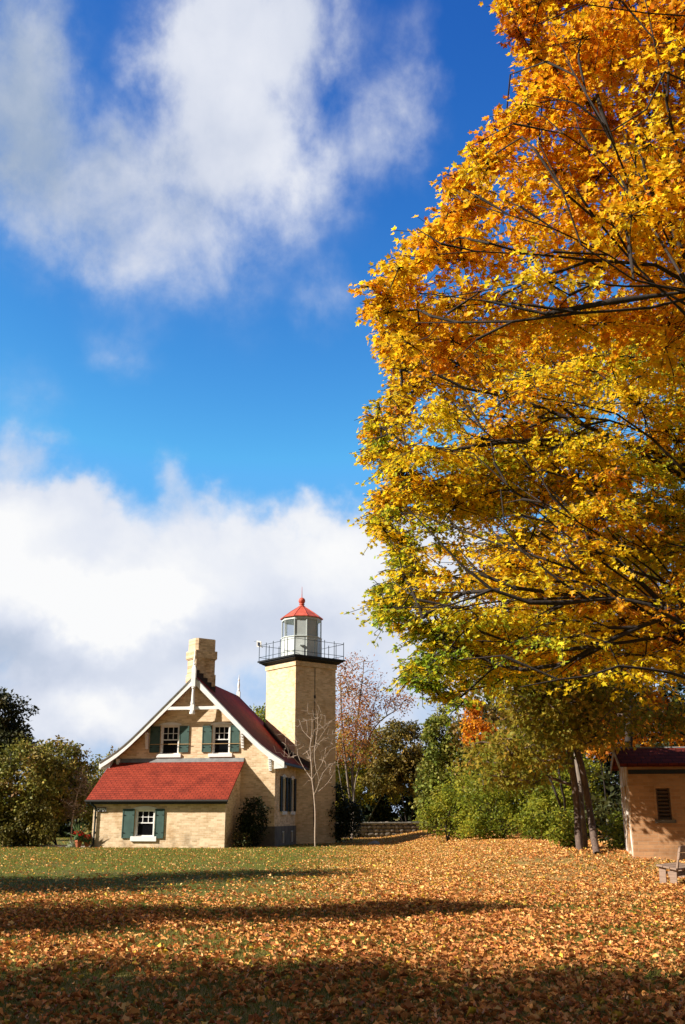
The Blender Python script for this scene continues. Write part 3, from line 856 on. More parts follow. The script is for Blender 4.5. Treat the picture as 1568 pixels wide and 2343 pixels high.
def build_chimney(H, roof):
    # a = along its right hand face, local frame turned 45 degrees to the ridge
    c = math.sqrt(.5); ctr = (UC - .12, 4.1, 0); A = (c, c, 0); D = (-c, c, 0); x, y = .66, .55
    m = MB(ctr, A, D)
    m.box(-x - .05, x + .05, -y - .05, y + .05, 8.3, 9.95); m.box(-x, x, -y, y, 9.95, 10.84)
    m.box(-x - .05, x + .05, -y - .05, y + .05, 10.84, 10.90); m.box(-x - .09, x + .09, -y - .09, y + .09, 10.90, 11.38)
    for z in (10.86,):
        for k in range(3): m.box(-x + .15 + k * .42, -x + .33 + k * .42, -y - .075, -y - .03, 10.74, 10.84)
    X, Y, q = x + .04, y + .04, .16
    m.prism_z([(-X + q, -Y), (X - q, -Y), (X, -Y + q), (X, Y - q), (X - q, Y), (-X + q, Y), (-X, Y - q), (-X, -Y + q)], 11.38, 12.12)
    ch = m.build('chimney', M['brick_chimney'], H, bevel=.012)
    m = MB(ctr, A, D); m.box(-.28, .28, -.24, .24, 12.10, 12.16); m.build('flue', M['interior'], ch)
    m = MB(ctr, A, D); k = 5
    for i in range(k):
        a0 = -x - .05 + (2 * x + .1) * i / k; a1 = -x - .05 + (2 * x + .1) * (i + 1) / k
        p = np.array(ctr) + np.array(A) * a1 + np.array(D) * (-y)
        z = roof_z(p[0] - UC); m.box(a0, a1, -y - .075, -y - .052, z - .4, z + .52 - .05 * i)
    m.build('chimney_flashing', M['darkflash'], H)


build_house()


# ------------------------------------------------------------------ lighthouse tower
def build_tower():
    C = (-2.82, 67.26); g = math.radians(39); h = 1.675
    T = empty('lighthouse_tower', (C[0], C[1], 0), g, label='square cream brick lighthouse tower topped by a grey lantern room with red cap', cat='lighthouse')
    m = MB(); m.box(-h, h, -h, h, -.5, 11.14); m.build('shaft', M['brick_tower'], T)
    m = MB(); m.box(-h - .07, h + .07, -h - .07, h + .07, 11.14, 11.46); m.build('brick_band', M['brick_tower'], T)
    m = MB(); sq = lambda r: [(-r, -r), (r, -r), (r, r), (-r, r)]
    m.prism_z(sq(h + .12), 11.46, 11.50); m.prism_z(sq(h + .16), 11.50, 11.62, sq(2.0)); m.prism_z(sq(2.05), 11.62, 11.70); m.prism_z(sq(2.14), 11.70, 11.80)
    m.build('gallery_deck', M['black'], T)
    m = MB(); m.tube([(-.1, -h - .03, 11.1), (-.1, -h - .03, 1.0)], .018, 5); m.box(-.16, -.04, -h - .05, -h - .005, 9.1, 9.3); m.build('conductor_cable', M['black'], T)
    # railing, one part of posts and two rails
    R = 2.06
    m = MB(); pts = []
    for sx, sy, ex, ey in ((-1, -1, 1, -1), (1, -1, 1, 1), (1, 1, -1, 1), (-1, 1, -1, -1)):
        for k in range(5):
            u = k / 5; x = R * (sx + (ex - sx) * u); y = R * (sy + (ey - sy) * u)
            m.tube([(x, y, 11.78), (x, y, 12.93)], .022, 6); m.lathe([(.02, 12.92), (.035, 12.95), (.02, 12.99)], x, y, 6)
        for z in (12.05, 12.86): m.tube([(R * sx, R * sy, z), (R * ex, R * ey, z)], .017, 5)
    m.build('railing', M['rail'], T)
    # ten sided lantern; facets numbered from the one that faces the lawn
    L = empty('lantern_room', (0, 0, 0)); L.parent = T
    base = math.radians(-90) - g
    def V(k, r): a = base + math.radians(18 + 36 * k); return (r * math.cos(a), r * math.sin(a))
    r0 = 1.365
    dec = lambda r: [V(k, r) for k in range(10)]
    m = MB(); m.prism_z(dec(r0), 11.80, 13.27); m.prism_z(dec(r0 + .05), 13.27, 13.32)
    m.build('parapet_panel', M['palemetal'], L)
    m = MB()
    for k in range(10):
        x, y = V(k, r0 - .03); m = MB(); m.tube([(x, y, 13.32), (x, y, 14.47)], .042, 6); m.build('mullion', M['greymetal'], L)
        x, y = V(k, r0 + .012); m = MB(); m.tube([(x, y, 11.8), (x, y, 13.27)], .018, 5); m.build('corner_strip', M['greymetal'], L)
    m = MB(); m.prism_z(dec(r0 + .01), 14.47, 14.66); m.build('header', M['palemetal'], L)
    for k in range(10):
        a, b = V(k - 1, r0 - .06), V(k, r0 - .06)
        mid = ((a[0] + b[0]) / 2, (a[1] + b[1]) / 2); n = np.array(mid) / np.hypot(*mid)
        m = MB((a[0], a[1], 0), ((b[0] - a[0]), (b[1] - a[1]), 0), (n[0], n[1], 0)); m.box(.02, .98, -.01, .01, 13.32, 14.47)
        blank = k in (0, 1)
        m.build('blank_panel' if blank else 'pane', M['greymetal' if blank else 'lanternglass'], L)
    m = MB(); m.lathe([(1.48, 14.63), (1.49, 14.66), (.85, 15.12), (.22, 15.52)], n=10, ph=base + math.radians(18))
    cap = m.build('cap_roof', M['redmetal'], L)
    m = MB()
    for k in range(10):
        a = V(k, 1.485); b = V(k, .855); c = V(k, .225); m = MB(); m.tube([(a[0], a[1], 14.672), (b[0], b[1], 15.13), (c[0], c[1], 15.53)], .016, 5)
        m.build('rib', M['redmetal'], cap)
    m = MB(); m.lathe([(.22, 15.50), (.24, 15.56), (.16, 15.60), (.15, 15.66), (.19, 15.69), (.19, 15.73), (.14, 15.75)] + [(.235 * math.sin(a), 15.95 - .235 * math.cos(a)) for a in np.linspace(.65, 3.0, 10)], n=20)
    m.build('ventilator_ball', M['redmetal'], L, smooth=True)
    m = MB(); m.tube([(0, 0, 16.1), (0, 0, 16.95)], [.03, .012], 6); m.build('lightning_rod', M['redmetal'], L)
    # small lamp housing and vents on the parapet
    m = MB(); a = V(-1, r0), V(0, r0); mid = (np.array(a[0]) + np.array(a[1])) / 2; n = unit(mid); rr = np.array((-n[1], n[0]))
    m = MB((mid[0], mid[1], 0), (rr[0], rr[1], 0), (n[0], n[1], 0)); m.box(-.05, .25, .0, .14, 12.62, 12.68); m.tube([(.1, .07, 12.62), (.1, .07, 11.85)], .02, 5); m.build('vent_hood', M['greymetal'], L)
    m = MB(); m.lathe([(.12, 13.30), (.16, 13.45), (.16, 13.8), (.08, 13.95)], n=10); m.build('beacon', M['lanternglass'], L)
    # solar panel clamped to the left railing corner
    S = empty('solar_panel', (0, 0, 0), label='small white framed solar panel clamped to the gallery railing corner', cat='solar panel')
    c = np.array([C[0] + (-R - .03) * math.cos(g) - R * math.sin(g), C[1] + (-R - .03) * math.sin(g) + R * math.cos(g), 0])
    S.location = (c[0], c[1], 12.98); S.rotation_euler = (math.radians(22), math.radians(12), math.radians(-28))
    m = MB(); m.box(-.19, .19, -.02, .02, -.2, .22); m.build('frame', M['white'], S)
    m = MB(); m.box(-.11, .11, -.026, -.021, -.12, .14); m.build('cell', M['lamp'], S)
    m = MB(); m.tube([(.05, .03, -.1), (.2, .15, -.25)], .02, 5); m.build('bracket', M['black'], S)
    m = MB(); m.tube([(-.15, .02, .2), (-.45, .02, .12)], .008, 4); m.build('wire', M['black'], S)


build_tower()


# ------------------------------------------------------------------ brick shed on the right
def build_shed():
    O = ground(1450.5, 1959, .52); O[2] = .44
    S = empty('brick_shed', O, -HPHI, label='small tan brick shed with dark red roof behind the wooden bench', cat='shed')
    D = 2.1; E = 2.72; RZ = 3.14
    w = MB((0, 0, 0), (0, 1, 0), (1, 0, 0)); w.prism([(0, -.3), (D, -.3), (D, E), (D / 2, RZ - .05), (0, E)], .03, 5.0); wall = w.build('wall', M['brick_shed'], S)
    FRS = ((0, 0, 0), (1, 0, 0), (0, -1, 0))
    cut(wall, [recess(*FRS, .80, 1.20, 1.12, 2.02)])
    w = MB((0, 0, 0), (0, 1, 0), (1, 0, 0)); w.prism([(.02, -.3), (D - .02, -.3), (D - .02, E - .02), (D / 2, RZ - .12), (.02, E - .02)], 0, .028)
    w.build('end_wall', M['brick_peel'], S)
    d = MB((0, 0, 0), (0, 1, 0), (1, 0, 0)); d.box(.55, 1.4, -.05, -.003, 0, 2.1); d.build('door', M['brick_peel'], S)
    r = MB((0, 0, 0), (0, 1, 0), (1, 0, 0)); k = (RZ - E) / (D / 2); o = .28
    r.prism([(-o, E - k * o + .03), (D / 2, RZ + .03), (D + o, E - k * o + .03), (D + o, E - k * o + .13), (D / 2, RZ + .13), (-o, E - k * o + .13)], -.22, 5.4); r.build('roof', M['shingle_shed'], S)
    r = MB(); r.tube([(-.3, D / 2, RZ + .135), (5.3, D / 2, RZ + .135)], .035, 6); r.build('ridge_cap', M['flash'], S)
    b = MB((0, 0, 0), (0, 1, 0), (1, 0, 0))
    b.prism([(-o, E - k * o + .12), (D / 2, RZ + .12), (D + o, E - k * o + .12), (D + o, E - k * o - .05), (D / 2, RZ - .05), (-o, E - k * o - .05)], -.25, -.222); b.build('bargeboard', plain('weathered_trim', (.34, .27, .21), .8, .4), S)
    a = MB(*FRS)
    for x0, x1, z0, z1 in ((.73, .79, 1.12, 2.10), (1.21, 1.27, 1.12, 2.10)): a.box(x0, x1, -.002, .018, z0, z1)
    n = 8; top = [(.73 + .54 * i / n, 2.10 + .07 * math.sin(math.pi * i / n)) for i in range(n + 1)]; a.prism([(.73, 2.035), (1.27, 2.035)] + top[::-1], -.002, .019)
    a.build('brick_arch', M['brick_shed'], S)
    l = MB(*FRS)
    l.box(.80, .84, -.12, -.02, 1.12, 2.02); l.box(1.16, 1.20, -.12, -.02, 1.12, 2.02)
    for i in range(8):
        z = 1.14 + i * .108; l.hexa([(.84, -.13, z + .05), (1.16, -.13, z + .05), (1.16, -.04, z), (.84, -.04, z), (.84, -.13, z + .085), (1.16, -.13, z + .085), (1.16, -.04, z + .035), (.84, -.04, z + .035)])
    l.build('louvre', plain('brown_louvre', (.09, .055, .035)), S)
    l = MB(*FRS); l.box(.70, 1.30, -.1, .09, 1.02, 1.118); l.build('sill', M['stone'], S)
    g = MB(); g.box(.0, 5.2, -.30, -.27, 2.43, 2.56); g.build('eave_board', M['black'], S)


build_shed()


# ------------------------------------------------------------------ bench
def build_bench():
    ang = math.atan2(.8, .6)
    B = empty('wooden_bench', (8.55, 26.9, float(ground_h(8.8, 27.2))), ang, label='weathered plank bench facing away on the leafy lawn near the shed', cat='bench')
    def plank(name, x0, x1, pts):
        """slanted plank: profile in (y, z) extruded along the bench"""
        m = MB((0, 0, 0), (0, 1, 0), (1, 0, 0)); m.prism(pts, x0, x1); return m.build(name, M['benchwood'], B, bevel=.006)
    sz = lambda y: .36 + .18 * y
    for y0, y1 in ((-.02, .145), (.155, .32), (.33, .50)): plank('seat_plank', 0, 1.7, [(y0, sz(y0)), (y1, sz(y1)), (y1, sz(y1) + .045), (y0, sz(y0) + .045)])
    for z0, z1 in ((.62, .78), (.795, .96)):
        f = lambda z: -.02 - (z - .4) * .22
        plank('back_plank', .02, 1.68, [(f(z0), z0), (f(z1), z1), (f(z1) - .045, z1), (f(z0) - .045, z0)])
    for x in (.08, 1.52):
        f = lambda z: .035 - (z - .4) * .22
        plank('back_post', x + .05, x + .13, [(f(.2), .2), (f(.95), .95), (f(.95) - .05, .95), (f(.2) - .05, .2)])
        plank('leg', x, x + .045, [(.30, -.05), (.48, -.05), (.46, sz(.46) - .004), (.28, sz(.28) - .004)])
        plank('leg', x, x + .045, [(.02, -.05), (.20, -.05), (.18, sz(.18) - .004), (.0, sz(.0) - .004)])
        plank('brace', x + .05, x + .09, [(.0, .22), (.46, .30), (.46, .36), (.0, .28)])
    m = MB(); m.box(.12, 1.5, .20, .24, .18, .30); m.build('stretcher', M['benchwood'], B)


build_bench()


# ------------------------------------------------------------------ concrete path and flower pots by the lean-to
def build_path():
    m = MB((0, 0, 0)); p = [hw(-13.5, .6), hw(-7.75, .2), hw(-7.75, 3.2), hw(-13.5, 3.4)]
    m.prism_z([(q[0], q[1]) for q in p], -.2, .045); tag(m.build('path', M['concrete']), kind='structure', label='pale concrete path beside the lean-to')


build_path()


def build_pots():
    rng = np.random.default_rng(11)
    def pot(P, s):
        m = MB(); m.lathe([(.10 * s, 0), (.16 * s, .24 * s), (.18 * s, .24 * s), (.18 * s, .31 * s), (.15 * s, .31 * s), (.14 * s, .27 * s), (.01, .27 * s)], n=16); m.build('pot', M['terracotta'], P, smooth=False)
    spots = [('geranium_pot', hw(-8.15, -.35, .02), 1.25, 'terracotta pot of red geraniums with spiky dracaena leaves by the corner', True),
             ('geranium_pot', hw(-7.72, -.2, .02), .95, 'smaller terracotta pot of red geraniums beside the downspout foot', False)]
    for nm, p, s, lab, spike in spots:
        P = empty(nm, p, label=lab, cat='potted plant', group='flower pots by the lean-to'); pot(P, s)
        n = 160; d = unit(rng.normal(0, 1, (n, 3)) * [1, 1, .7]); pos = np.array([0, 0, .42 * s]) + d * (.12 + .14 * rng.random((n, 1))) * s
        leaves_mesh('foliage', pos, np.full(n, .11 * s), d + [0, 0, .5], d, palette(rng, n, [(.02, .06, .015), (.06, .13, .03)]), M['leafdense'], P, 'oval', .3, rng)
        n = 170; hd = np.array([(.13 * math.cos(a), .13 * math.sin(a) - .08, .58 + .07 * math.sin(a * 2)) for a in np.linspace(0, 6.28, 7)]) * s
        pos = hd[rng.integers(0, 7, n)] + rng.normal(0, .035 * s, (n, 3)); leaves_mesh('flower', pos, np.full(n, .07 * s), rng.normal(0, 1, (n, 3)), rng.normal(0, 1, (n, 3)), palette(rng, n, [(.50, .012, .010), (.75, .03, .02)]), M['leafdense'], P, 'oval', .2, rng)
        if spike:
            n = 26; az = rng.random(n) * 6.28; e = rng.normal(1.0, .3, n); tip = np.stack([np.cos(az) * np.cos(e), np.sin(az) * np.cos(e), np.sin(e)], 1)
            leaves_mesh('spike_leaf', np.tile([0, 0, .4 * s], (n, 1)) + rng.normal(0, .03, (n, 3)), .75 + .3 * rng.random(n), np.cross(tip, rng.normal(0, 1, (n, 3))), tip, palette(rng, n, [(.05, .11, .03), (.16, .24, .08)]), M['leafdense'], P, 'blade', 0, rng)
    # pale trailing plant at the foot of the pots
    p = hw(-8.55, -.3, 0); P = empty('silver_foliage_plant', p, label='low pale grey green trailing plant beside the geranium pots', cat='plant')
    n = 260; d = unit(rng.normal(0, 1, (n, 3))); d[:, 2] = abs(d[:, 2]); pos = d * rng.random((n, 1)) ** .4 * [.3, .3, .42]
    leaves_mesh('foliage', pos, np.full(n, .09), d, rng.normal(0, 1, (n, 3)), palette(rng, n, [(.18, .22, .13), (.38, .40, .28)]), M['leafdense'], P, 'oval', .3, rng)


build_pots()


# ------------------------------------------------------------------ field stone wall behind the lawn
def build_stone_wall():
    rng = np.random.default_rng(8); A = np.array([-2.2, 76.2]); B = np.array([8.0, 79.4]); L = np.linalg.norm(B - A); d = (B - A) / L
    z0 = float(ground_h(1, 77))
    W = empty('stone_wall', (A[0], A[1], z0), math.atan2(d[1], d[0]), label='low field stone garden wall under the trees right of the tower', cat='wall')
    core = MB(); core.box(0, L, .08, .42, -.4, 1.02); core.build('core', plain('wall_mortar', (.10, .08, .06), .95, .4, 3.0), W)
    bm = bmesh.new()
    z = -.1; row = 0
    while z < 1.0:
        h = .20 + .12 * rng.random(); x = -.1
        while x < L:
            w = .22 + .42 * rng.random(); hh = h * (.8 + .35 * rng.random())
            r = bmesh.ops.create_icosphere(bm, subdivisions=2, radius=1.0); c = Vector((x + w / 2, .10 + .05 * rng.random(), z + h / 2))
            ph = rng.random(3) * 6
            for v in r['verts']:
                q = v.co; f = 1 + .10 * math.sin(5 * q.x + ph[0]) + .10 * math.sin(4 * q.z + ph[1]); q = Vector([math.copysign(abs(k) ** .7, k) for k in q])
                v.co = c + Vector((q.x * w * .52 * f, q.y * .16, q.z * hh * .52 * f))
            x += w
        z += h; row += 1
    me = bpy.data.meshes.new('stones'); bm.to_mesh(me); bm.free()
    me.materials.append(M['fieldstone']); o = bpy.data.objects.new('stones', me); COL.objects.link(o); o.parent = W
    cp = MB(); x = 0
    while x < L:
        w = .7 + .6 * rng.random(); cp.box(x, x + w - .015, -.06, .56, 1.02, 1.13 + .03 * rng.random()); x += w
    cp.build('coping', M['mortar'], W, bevel=.02)
    # a small boulder in front of it
    r = MB(); 
    bm = bmesh.new(); bmesh.ops.create_icosphere(bm, subdivisions=3, radius=1.0)
    for v in bm.verts: q = v.co; v.co = Vector((q.x * .42, q.y * .3, q.z * .2)) * (1 + .12 * math.sin(4 * q.x + 1) + .1 * math.sin(5 * q.y))
    me = bpy.data.meshes.new('boulder'); bm.to_mesh(me); bm.free(); me.materials.append(M['mortar'])
    o = bpy.data.objects.new('boulder', me); COL.objects.link(o); p = ground(1252 * .7259, 1925); o.location = (1.9, 62.5, .02); tag(o, 'flat pale boulder at the lawn edge before the stone wall', 'boulder')


build_stone_wall()


# ------------------------------------------------------------------ the two big maples on the right
OUT = [(-600, 1150), (-150, 1120), (0, 1140), (60, 1165), (130, 1180), (200, 1195), (240, 1155), (290, 1110), (340, 1060), (400, 1020), (440, 1000), (490, 1005), (540, 950), (580, 915),
       (630, 880), (655, 815), (675, 808), (715, 845), (760, 868), (800, 865), (850, 890), (890, 885), (920, 850), (950, 838), (1000, 832), (1040, 835), (1080, 865), (1120, 862), (1150, 835), (1175, 825), (1220, 850),
       (1260, 880), (1310, 885), (1345, 855), (1370, 838), (1400, 850), (1430, 890), (1448, 935), (1470, 975), (1500, 955), (1530, 912), (1560, 925), (1580, 965), (1605, 1000), (1640, 1060)]
OUT_Y = np.array([p[0] for p in OUT]); OUT_X = np.array([p[1] for p in OUT])


def outline(py): return np.interp(py, OUT_Y, OUT_X)


def at_many(px, py, Y): return np.array([at(a, b, c) for a, b, c in zip(px, py, Y)])


def voids(p, ph):
    return np.sin(p[..., 0] * 1.5 + ph) + np.sin(p[..., 1] * 1.3 + 2 * ph) + 1.3 * np.sin(p[..., 2] * 1.9 + .8 * np.sin(p[..., 0] * .9) + 3 * ph) + .6 * np.sin(p[..., 0] * 3.1 - p[..., 2] * 2.3)


def maple_clusters(rng, n_in, n_edge, y0, y1, Yt, sd, pad, xmax=1750, low=None, ph=0.3):
    """returns sprays inside the crown, and smaller sprays along its ragged edge"""
    I, E_ = [], []
    while len(I) < n_in:
        b = y0 + (y1 - y0) * rng.random(); xb = outline(b) + pad * (.8 + .5 * rng.random()); a = xb + (xmax - xb) * rng.random()
        if low is not None and b > low(a): continue
        f = min(1.0, .3 + (a - xb) / 330.0)
        p = at(a, b, Yt + sd * float(np.clip(f * rng.normal() + .22, -1.1, 2.2)))
        if voids(p, ph) < -.8 and rng.random() < .9: continue
        I.append(p)
    for i in range(n_edge):
        b = y0 + (y1 - y0) * (i + rng.random()) / n_edge; a = outline(b) + pad * (.25 + 1.1 * rng.random() ** 1.2)
        E_.append(at(a, b, Yt + sd * .3 * rng.normal()))
    return np.array(I), np.array(E_)


def fan(rng, hub, y0, y1, n, Yn, lift=40):
    """gently curving branches that spread from the limb hub to the ragged edge of the crown"""
    L = []
    for i in range(n):
        b = y0 + (y1 - y0) * (i + .2 + .6 * rng.random()) / n; a = outline(b) + 85 + 300 * rng.random() ** 1.6
        hx, hy, hY = hub; hy2 = hy + 40 * rng.normal()
        pts = []
        for u in (.0, .22, .45, .68, .86, 1.0):
            x = hx + (a - hx) * u; y = hy2 + (b - hy2) * (u ** 1.35) - lift * math.sin(math.pi * u) * (1 if b < hy else -.35) * (.5 + rng.random())
            pts.append(tuple(at(x, y, hY + (Yn - hY) * min(1, u * 2.2) + .35 * rng.normal() * (u > 0))))
        L.append(pts)
        # forks
        for q in range(3):
            j = 2 + q; p = np.array(pts[j]); d = np.array(pts[min(j + 1, 5)]) - np.array(pts[j - 1]); d /= np.linalg.norm(d)
            side = np.array([d[2], 0, -d[0]]) * (1 if rng.random() < .5 else -1); ln = .6 + 1.0 * rng.random()
            e = p + (d * .8 + side * .5 + np.array([0, .25 + .4 * rng.random(), .1])) * ln; m = p + (d * .5 + side * .2 + np.array([0, .1, 0])) * ln
            L.append([tuple(p), tuple(m), tuple(e)])
    return L


def build_maples():
    rng = np.random.default_rng(21)
    # nearer maple: upper crown
    YA = 14.0
    C, E_ = maple_clusters(rng, 200, 125, -260, 800, YA, 1.7, 78)
    out = ell(rng, 110, (8.4, 14.6, 12.5), (4.2, 4.5, 6.0), .45); out = out[(out[:, 2] > 7.5)]
    C = np.concatenate([C, out, E_]); wt = np.r_[np.ones(len(C) - len(E_)), np.full(len(E_), .27)]; cr_ = np.r_[np.full(len(C) - len(E_), 1.0), np.full(len(E_), .32)]
    limbs = [[(8.2, 14.6, 0), (8.1, 14.6, 2.5), (7.9, 14.5, 5.0), (7.7, 14.4, 7.5), (7.6, 14.3, 11), (7.4, 14.2, 14.5), (7.2, 14.2, 17)],
             [(7.9, 14.5, 5.0), (6.3, 14.2, 7.6), tuple(at(1568, 668, 11.9)), tuple(at(1450, 640, 11.7)), tuple(at(1330, 560, 11.5)), tuple(at(1285, 430, 11.4)), tuple(at(1235, 330, 11.4))],
             [tuple(at(1568, 668, 11.9)), tuple(at(1400, 690, 12.1)), tuple(at(1250, 718, 12.3)), tuple(at(1120, 690, 12.4)), tuple(at(960, 670, 12.3))],
             [tuple(at(1500, 655, 11.8)), tuple(at(1440, 560, 12.2)), tuple(at(1420, 470, 12.5)), tuple(at(1445, 380, 12.7))],
             [(7.7, 14.4, 7.5), tuple(at(1600, 200, 11.3)), tuple(at(1480, 250, 11.1)), tuple(at(1400, 300, 11.0)), tuple(at(1290, 290, 10.9))],
             [(7.6, 14.3, 9.5), tuple(at(1620, 40, 11.5)), tuple(at(1480, 30, 11.3)), tuple(at(1340, 10, 11.1)), tuple(at(1220, 60, 11.1))],
             [(7.7, 14.4, 7), (9.5, 15.5, 10), (11, 16.3, 13)], [(7.7, 14.4, 7), (8.2, 16.5, 10), (8.6, 18, 13.5)], [(7.8, 14.4, 6.5), (8.6, 12.5, 9.5), (9, 11, 12)]]

    nA = len(limbs); limbs += fan(rng, (1640, 690, 13.0), -60, 790, 10, 12.5)

    def tA(pos, ct, r):
        return np.clip(.62 - .035 * (pos[:, 2] - 9.5) + .60 * (ct - .5) + .42 * (r.random(len(pos)) - .5), 0, 1)
    tree('maple_tree', 'near golden orange maple with the higher crown reaching out of the picture top', 'tree', (8.2, 14.6, 0), limbs, C, cr_, 270, .104,
         [(.28, .07, .012), (.68, .23, .012), (.86, .40, .013), (.93, .53, .015), (.90, .58, .02), (.70, .54, .03)], rng, 'maple', 'big autumn maples on the right', 'bark', 'leaf', tip_r=.008, flat=.20, tfun=tA, twig=13, droop=.45, upbias=1.1, maxr=.26, pw=2.25, limb_r=np.array([.055, .055, .05, .032] + [.05] * (nA - 4) + [.023] * (len(limbs) - nA)), weight=wt)
    # farther maple: lower crown
    YB = 20.5
    low = lambda a: np.interp(a, [900, 1000, 1100, 1250, 1400, 1560, 1800], [1590, 1575, 1580, 1560, 1545, 1560, 1600])
    C, E_ = maple_clusters(rng, 420, 185, 730, 1610, YB, 2.3, 62, 1800, low, 1.1)
    out = ell(rng, 120, (11.0, 22, 8.5), (4.5, 5.5, 5.5), .5); out = out[out[:, 2] > 3.6]
    C = np.concatenate([C, out]); C = C[C[:, 2] > 3.5]; nI = len(C); C = np.concatenate([C, E_]); wt = np.r_[np.ones(nI), np.full(len(E_), .26)]; cr_ = np.r_[np.full(nI, 1.1), np.full(len(E_), .38)]
    A = lambda x, y, Y: tuple(at(x, y, Y - 2.4))
    limbs = [[(9.2, 21.5, 0), (9.0, 21.4, 2.0), (8.7, 21.2, 4.0), (8.6, 21.2, 7), (8.8, 21.2, 11), (8.9, 21.3, 15)],
             [(8.75, 21.2, 3.6), A(1568, 1432, 20.3), A(1421, 1369, 20), A(1350, 1374, 19.8), A(1279, 1328, 19.6), A(1202, 1267, 19.6), A(1156, 1211, 19.6), A(1146, 1119, 19.7)],
             [A(1568, 1432, 20.3), A(1472, 1338, 21.0), A(1421, 1292, 21.2), A(1345, 1226, 21.4), A(1304, 1185, 21.5), A(1228, 1155, 21.6), A(1120, 1090, 21.5)],
             [(8.9, 21.4, 2.6), A(1600, 1560, 19.6), A(1533, 1539, 19.2), A(1416, 1524, 18.8), A(1345, 1547, 18.6), A(1279, 1555, 18.5), A(1192, 1572, 18.4)],
             [A(1350, 1374, 19.8), A(1213, 1379, 19.5), A(1126, 1349, 19.4), A(1055, 1292, 19.4), A(989, 1221, 19.5), A(930, 1160, 19.6)],
             [(8.6, 21.2, 7), A(1568, 1080, 20.8), A(1492, 1003, 20.6), A(1411, 947, 20.4), A(1300, 920, 20.2), A(1180, 900, 20.2)],
             [A(1279, 1555, 18.5), A(1150, 1500, 18.6), A(1050, 1510, 18.8)], [A(1126, 1349, 19.4), A(1010, 1390, 19.2), A(900, 1390, 19.2)],
             [(8.6, 21.2, 6), (10.5, 22.5, 8.5), (12.5, 23.5, 10)], [(8.6, 21.2, 6), (9.3, 23.8, 9), (9.8, 25.5, 11)], [(8.7, 21.2, 5), (9.4, 18.8, 7.5), (10, 17, 9)]]

    nB = len(limbs); limbs += fan(rng, (1640, 1420, 19.4), 870, 1580, 11, 18.2)
    limbs += fan(rng, (1640, 1060, 20.2), 820, 1080, 3, 18.6)

    def tB(pos, ct, r):
        left = 1 - sstep(pos[:, 0], 1.5, 5.5); mid = sstep(pos[:, 0], 4.5, 7.5)
        return np.clip(.42 + .05 * (11 - pos[:, 2]) * left * 1.25 + .25 * mid * sstep(pos[:, 2], 6, 9) + .62 * (ct - .5) + .40 * (r.random(len(pos)) - .5), 0, 1)
    tree('maple_tree', 'farther yellow green maple with low spreading limbs over the shrubs', 'tree', (9.2, 21.5, 0), limbs, C, cr_, 300, .098,
         [(.44, .14, .012), (.78, .34, .013), (.90, .52, .015), (.92, .62, .018), (.80, .62, .025), (.50, .52, .03), (.24, .36, .03)], rng, 'maple', 'big autumn maples on the right', 'bark', 'leaf', tip_r=.0105, flat=.19, tfun=tB, twig=14, droop=.5, upbias=1.1, maxr=.30, pw=2.25, limb_r=np.array([.075, .075, .06, .07, .05, .06, .026, .024] + [.06] * (nB - 8) + [.030] * (len(limbs) - nB)), weight=wt)


build_maples()


# ------------------------------------------------------------------ background trees and shrubs
OLIVE = [(.06, .075, .012), (.14, .14, .022), (.24, .21, .034), (.32, .23, .045), (.25, .11, .04)]
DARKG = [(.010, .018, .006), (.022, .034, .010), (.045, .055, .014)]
CEDAR = [(.055, .075, .012), (.13, .155, .022), (.23, .235, .032), (.28, .21, .04)]
GREENY = [(.075, .105, .010), (.18, .215, .02), (.33, .33, .03), (.50, .43, .04)]
BROWNY = [(.07, .062, .015), (.14, .11, .02), (.25, .15, .03), (.32, .16, .03)]
ORANGE = [(.45, .13, .012), (.70, .27, .015), (.82, .42, .02)]
REDDISH = [(.24, .06, .025), (.42, .14, .04), (.50, .22, .06), (.38, .28, .05)]
YELG = [(.10, .12, .016), (.24, .23, .025), (.44, .36, .03), (.46, .27, .03)]


def shrub(name, label, cat, base, ells, per_m2, size, stops, seed, shape='oval', group=None, crad=.45, per=34, bark='bark', shell=.45, trunk_r=.02, stems=None, leafmat='leafdense', flat=.75, maxr=.2, upbias=.6, droop=.2, tip=.008, jit=None, tfun=None):
    """plant with one or more rounded crown masses; every mass gets its own limb from the base"""
    rng = np.random.default_rng(seed); C = []
    for c, r in ells:
        A = (r[0] * r[2] + r[0] * r[1] + r[1] * r[2]) * 4.2
        C.append(ell(rng, max(6, int(A * per_m2 * 1.4)), c, r, shell))
    C = np.concatenate(C); C = C[C[:, 2] > base[2] + .12]
    # lumpy outline: pull whole neighbourhoods in or out
    ph = rng.random(6) * 6.28; lump = .5 * np.sin(C[:, 0] * 1.7 + ph[0]) + .5 * np.sin(C[:, 2] * 1.9 + ph[1]) + .4 * np.sin(C[:, 1] * 1.5 + C[:, 0] * .8 + ph[2])
    cen = np.mean([c for c, r in ells], axis=0); C = C + (C - cen) * (.10 * lump)[:, None]; C = C[C[:, 2] > base[2] + .12]
    if stems is None:
        stems = []
        for c, r in ells:
            c = np.array(c); b = np.array(base, float)
            m = b * .5 + c * .5 + rng.normal(0, .12, 3); m[2] = b[2] + (c[2] - b[2]) * .5
            stems.append([tuple(b), tuple(m), tuple(c), tuple(c + np.array([rng.normal(0, .3 * r[0]), 0, .55 * r[2]]))])
    return tree(name, label, cat, base, stems, C, crad, per, size, stops, rng, shape, group, bark, leafmat, tip_r=tip, flat=flat, droop=droop, upbias=upbias, maxr=maxr, step=.6, tfun=tfun)


